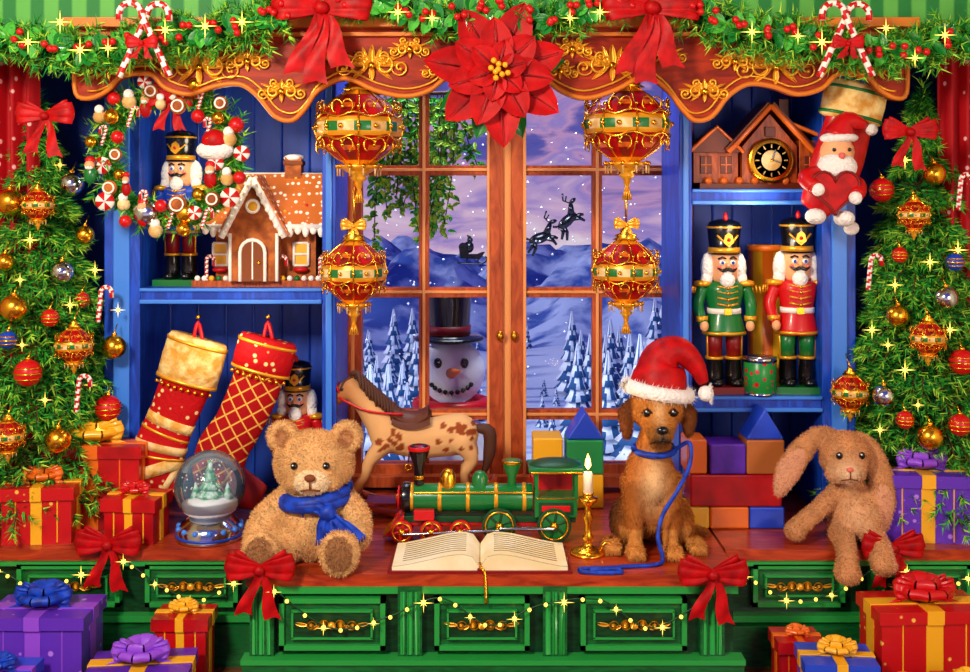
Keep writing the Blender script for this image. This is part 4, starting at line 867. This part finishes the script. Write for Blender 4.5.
# ================================================================ SNOW GLOBE
y=1.22; m=MB()
m.lathe([(.33,0),(.34,.03),(.32,.06),(.33,.1),(.28,.16),(.24,.2),(.2,.24),(.001,.24)],'silver',seg=32); m.lathe([(.335,.035),(.337,.06)],'blue',seg=32)
for i in range(14): a=2*pi*i/14; m.ell((.31*math.cos(a),.31*math.sin(a),.12),.03,'bluelight',8)
m.ell((0,0,.52),.35,'globeglass',32); m.lathe([(.001,.42),(.15,.40),(.27,.36),(.26,.28),(.18,.22)],'snowwhite',seg=24)
for l in range(4): m.lathe([(.14-.03*l,.42+.08*l),(.1-.025*l,.46+.08*l),(.02,.53+.08*l)],'treeglobe',seg=14,lobes=7,la=.12)
for q in (-.15,.17): m.lathe([(.06,.39),(.001,.55)],'treeglobe',(q,.03,0),10)
for i in range(50):
    a=random.uniform(0,2*pi); r=random.uniform(0,.27); z=random.uniform(.45,.75)
    if r*r+(z-.52)**2<.3**2: m.ell((r*math.cos(a),r*math.sin(a),z),.008,'icing',6)
m.done('snow_globe',210,ayc(y),y)
# ================================================================ BLOCKS
def blocks(items,y,name='toy_blocks'):
    ay=ayc(y); a0=items[0][1]; p=F(a0,ay); m=MB()
    for kind,x0,x1,t0,t1,mt,dd in items:
        if t1>=999: t1=ay
        c=p((x0+x1)/2,(t0+t1)/2,dd); w=(x1-x0)/100; h=(t1-t0)/100
        if kind=='b': m.box(c,(w*.98,.38,h*.985),mt)
        elif kind=='t': m.prism([(c.x-w/2,c.z-h/2),(c.x,c.z+h/2),(c.x+w/2,c.z-h/2)],dd-.17,dd+.17,mt)
    m.done(name,a0,ay,y,bevel=.02)
blocks([('b',676,706,502,999,'yellow',0),('b',706,745,502,999,'orange',0),('b',745,780,502,999,'giftblue',0),('b',686,778,470,502,'giftred',0),('b',684,704,436,470,'orange',.02),('b',742,780,436,470,'marble',0),('t',742,780,405,436,'giftblue',0),('b',706,742,440,470,'giftpurp',0)],1.75)
blocks([('b',530,562,470,999,'giftred',0),('b',562,602,470,999,'yellow',0),('b',532,562,434,470,'yellow',0),('b',565,602,436,470,'blkgreen',0),('t',565,602,408,436,'giftblue',0)],2.6)
# ================================================================ GIFTS
def gift(px,y,z,w,h,d,mt,rb,bw=None,rz=0,name='gift_box'):
    m=MB(); m.box((0,0,h/2-.02),(w,d,h-.04),mt); m.box((0,0,h-.06),(w+.06,d+.06,.12),mt)
    rw=w*.16; m.box((0,0,h/2),(rw,d+.02,h),rb); m.box((0,0,h-.055),(rw*1.0,d+.08,.135),rb); m.box((0,0,h/2),(w+.02,rw,h),rb); m.box((0,0,h-.055),(w+.08,rw,.135),rb)
    for sx in (-1,1): m.box((sx*w*.3,0,h/2),(.012,d+.012,h-.03),rb)
    m.rosette((0,0,h),w*.27,bw or rb); m.bow((0,-.05,h+w*.12),w*.3,w*.17,bw or rb,tails=((-1.0,-.7),(1.0,-.7)))
    m.done(name,px,ayz(z,y),y,rz=rz,bevel=.015)
gift(44,1.25,CT,.66,.55,.5,'giftdots','giftyel','orange',.1); gift(97,1.72,CT,.95,.82,.35,'giftred','orange','giftyel'); gift(137,1.2,CT,.5,.44,.4,'giftred','giftyel','red',-.1)
gift(920,1.3,CT,.82,.66,.5,'giftpdots','giftyel','purplel',-.08)
gift(45,.2,0,.95,.85,.6,'giftpdots','purplel','bluesilk'); gift(142,-.25,0,.95,.5,.55,'giftpurp','giftyel','purplel',.1); gift(185,.42,0,.5,.7,.36,'giftred','giftyel','giftyel')
gift(0,-.5,0,.6,.55,.5,'giftblue','purplel','bluesilk')
gift(922,.2,0,1.05,.9,.55,'giftdots','giftyel','red',.05); gift(836,-.3,0,.66,.6,.5,'giftblue','giftyel','giftyel',-.08); gift(905,-.62,0,.55,.42,.45,'giftpurp','giftyel','orange'); gift(796,.35,0,.4,.5,.35,'giftred','orange','orange'); gift(968,-.65,0,.5,.5,.45,'giftred','giftyel','giftyel')
# ================================================================ STRING LIGHTS
random.seed(9)
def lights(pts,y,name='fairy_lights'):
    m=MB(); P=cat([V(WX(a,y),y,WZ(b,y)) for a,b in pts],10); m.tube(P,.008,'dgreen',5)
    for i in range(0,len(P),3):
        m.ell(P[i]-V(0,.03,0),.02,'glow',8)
        if i%9==0: m.star(P[i]-V(0,.06,0),random.uniform(.06,.11))  # added glint over the bulb, glowing but no lamp itself
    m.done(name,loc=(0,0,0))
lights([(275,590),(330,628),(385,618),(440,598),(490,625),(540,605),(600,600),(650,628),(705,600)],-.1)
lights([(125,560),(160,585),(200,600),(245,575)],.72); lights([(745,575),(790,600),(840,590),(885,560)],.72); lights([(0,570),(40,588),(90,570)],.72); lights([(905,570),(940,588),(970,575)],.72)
# ================================================================ WORLD, LIGHTS, CAMERA
w=bpy.data.worlds.new('World'); bpy.context.scene.world=w; w.use_nodes=True; nt=w.node_tree; n=nt.nodes; l=nt.links
bg=n['Background']; tc=n.new('ShaderNodeTexCoord'); sp=n.new('ShaderNodeSeparateXYZ'); l.new(tc.outputs['Generated'],sp.inputs[0])
mr=n.new('ShaderNodeMapRange'); mr.inputs['From Min'].default_value=-.12; mr.inputs['From Max'].default_value=.16; l.new(sp.outputs['Z'],mr.inputs[0])
mp=n.new('ShaderNodeMapping'); mp.inputs['Scale'].default_value=(11,3,32); l.new(tc.outputs['Generated'],mp.inputs[0])
no=n.new('ShaderNodeTexNoise'); no.inputs['Scale'].default_value=1; no.inputs['Detail'].default_value=5; no.inputs['Distortion'].default_value=.8; l.new(mp.outputs[0],no.inputs['Vector'])
ma=n.new('ShaderNodeMath'); ma.operation='MULTIPLY_ADD'; ma.inputs[1].default_value=1.6; ma.inputs[2].default_value=-.8; l.new(no.outputs['Fac'],ma.inputs[0])
ad=n.new('ShaderNodeMath'); ad.operation='ADD'; l.new(mr.outputs[0],ad.inputs[0]); l.new(ma.outputs[0],ad.inputs[1])
r=n.new('ShaderNodeValToRGB'); e=r.color_ramp.elements; e[0].position=0; e[0].color=hexc('#fbe4f0'); e[1].position=1; e[1].color=hexc('#5a58b0')
for q,c in ((.3,'#e4badc'),(.5,'#a48ad2'),(.66,'#cf9ccc'),(.8,'#6a62b8')): x=e.new(q); x.color=hexc(c)
l.new(ad.outputs[0],r.inputs[0]); l.new(r.outputs[0],bg.inputs[0]); bg.inputs[1].default_value=.8
def area(name,loc,tgt,size,en,col):
    L=bpy.data.lights.new(name,'AREA'); L.size=size*S; L.energy=en; L.color=col; o=bpy.data.objects.new(name,L); bpy.context.collection.objects.link(o)
    o.location=Vector(loc)*S; o.rotation_euler=(Vector(tgt)-Vector(loc)).to_track_quat('-Z','Y').to_euler()
area('key_light',(-5,-9,9.0),(0,1.5,3.5),1.8,92,(1,.88,.68)); area('fill_light',(6,-10,5),(0,1.5,3.5),3,26,(1,.84,.68))
area('outdoor_fill',(0,4.2,9),(0,12,-.5),4,85,(.85,.92,1))  # added fill above the window to brighten the snow; no real lamp there
def ptl(name,px,py,y,en,col,r=.02):
    L=bpy.data.lights.new(name,'POINT'); L.energy=en; L.color=col; L.shadow_soft_size=r; o=bpy.data.objects.new(name,L); bpy.context.collection.objects.link(o); o.location=V(WX(px,y),y,WZ(py,y))*S
ptl('candle_light',588,445,.5,.8,(1,.6,.25)); ptl('niche_fill',235,135,1.9,1.8,(1,.85,.62),.05); ptl('niche_fill',755,215,1.75,1.5,(1,.85,.62),.05); ptl('niche_fill',230,335,1.3,1.0,(1,.8,.55),.05)  # niche points are added warm fill without fixtures; candle point belongs to the flame
L=bpy.data.lights.new('snow_fill_sun','SUN'); L.energy=1.9; L.color=(1,.92,.95); L.angle=.05; o=bpy.data.objects.new('snow_fill_sun',L); bpy.context.collection.objects.link(o); o.location=(-8,3,5); o.rotation_euler=V(1,.16,-.42).to_track_quat('-Z','Y').to_euler()  # unseen sun lamp added to brighten the snow and snowman
cam=bpy.data.cameras.new('camera'); co=bpy.data.objects.new('camera',cam); bpy.context.collection.objects.link(co); co.location=V(0,-CD,CZ)*S; co.rotation_euler=(pi/2,0,0)
cam.sensor_width=36; cam.lens=1100/970*36; cam.shift_y=-136/970; cam.clip_start=.05; bpy.context.scene.camera=co
bpy.context.scene.view_settings.view_transform='Standard'
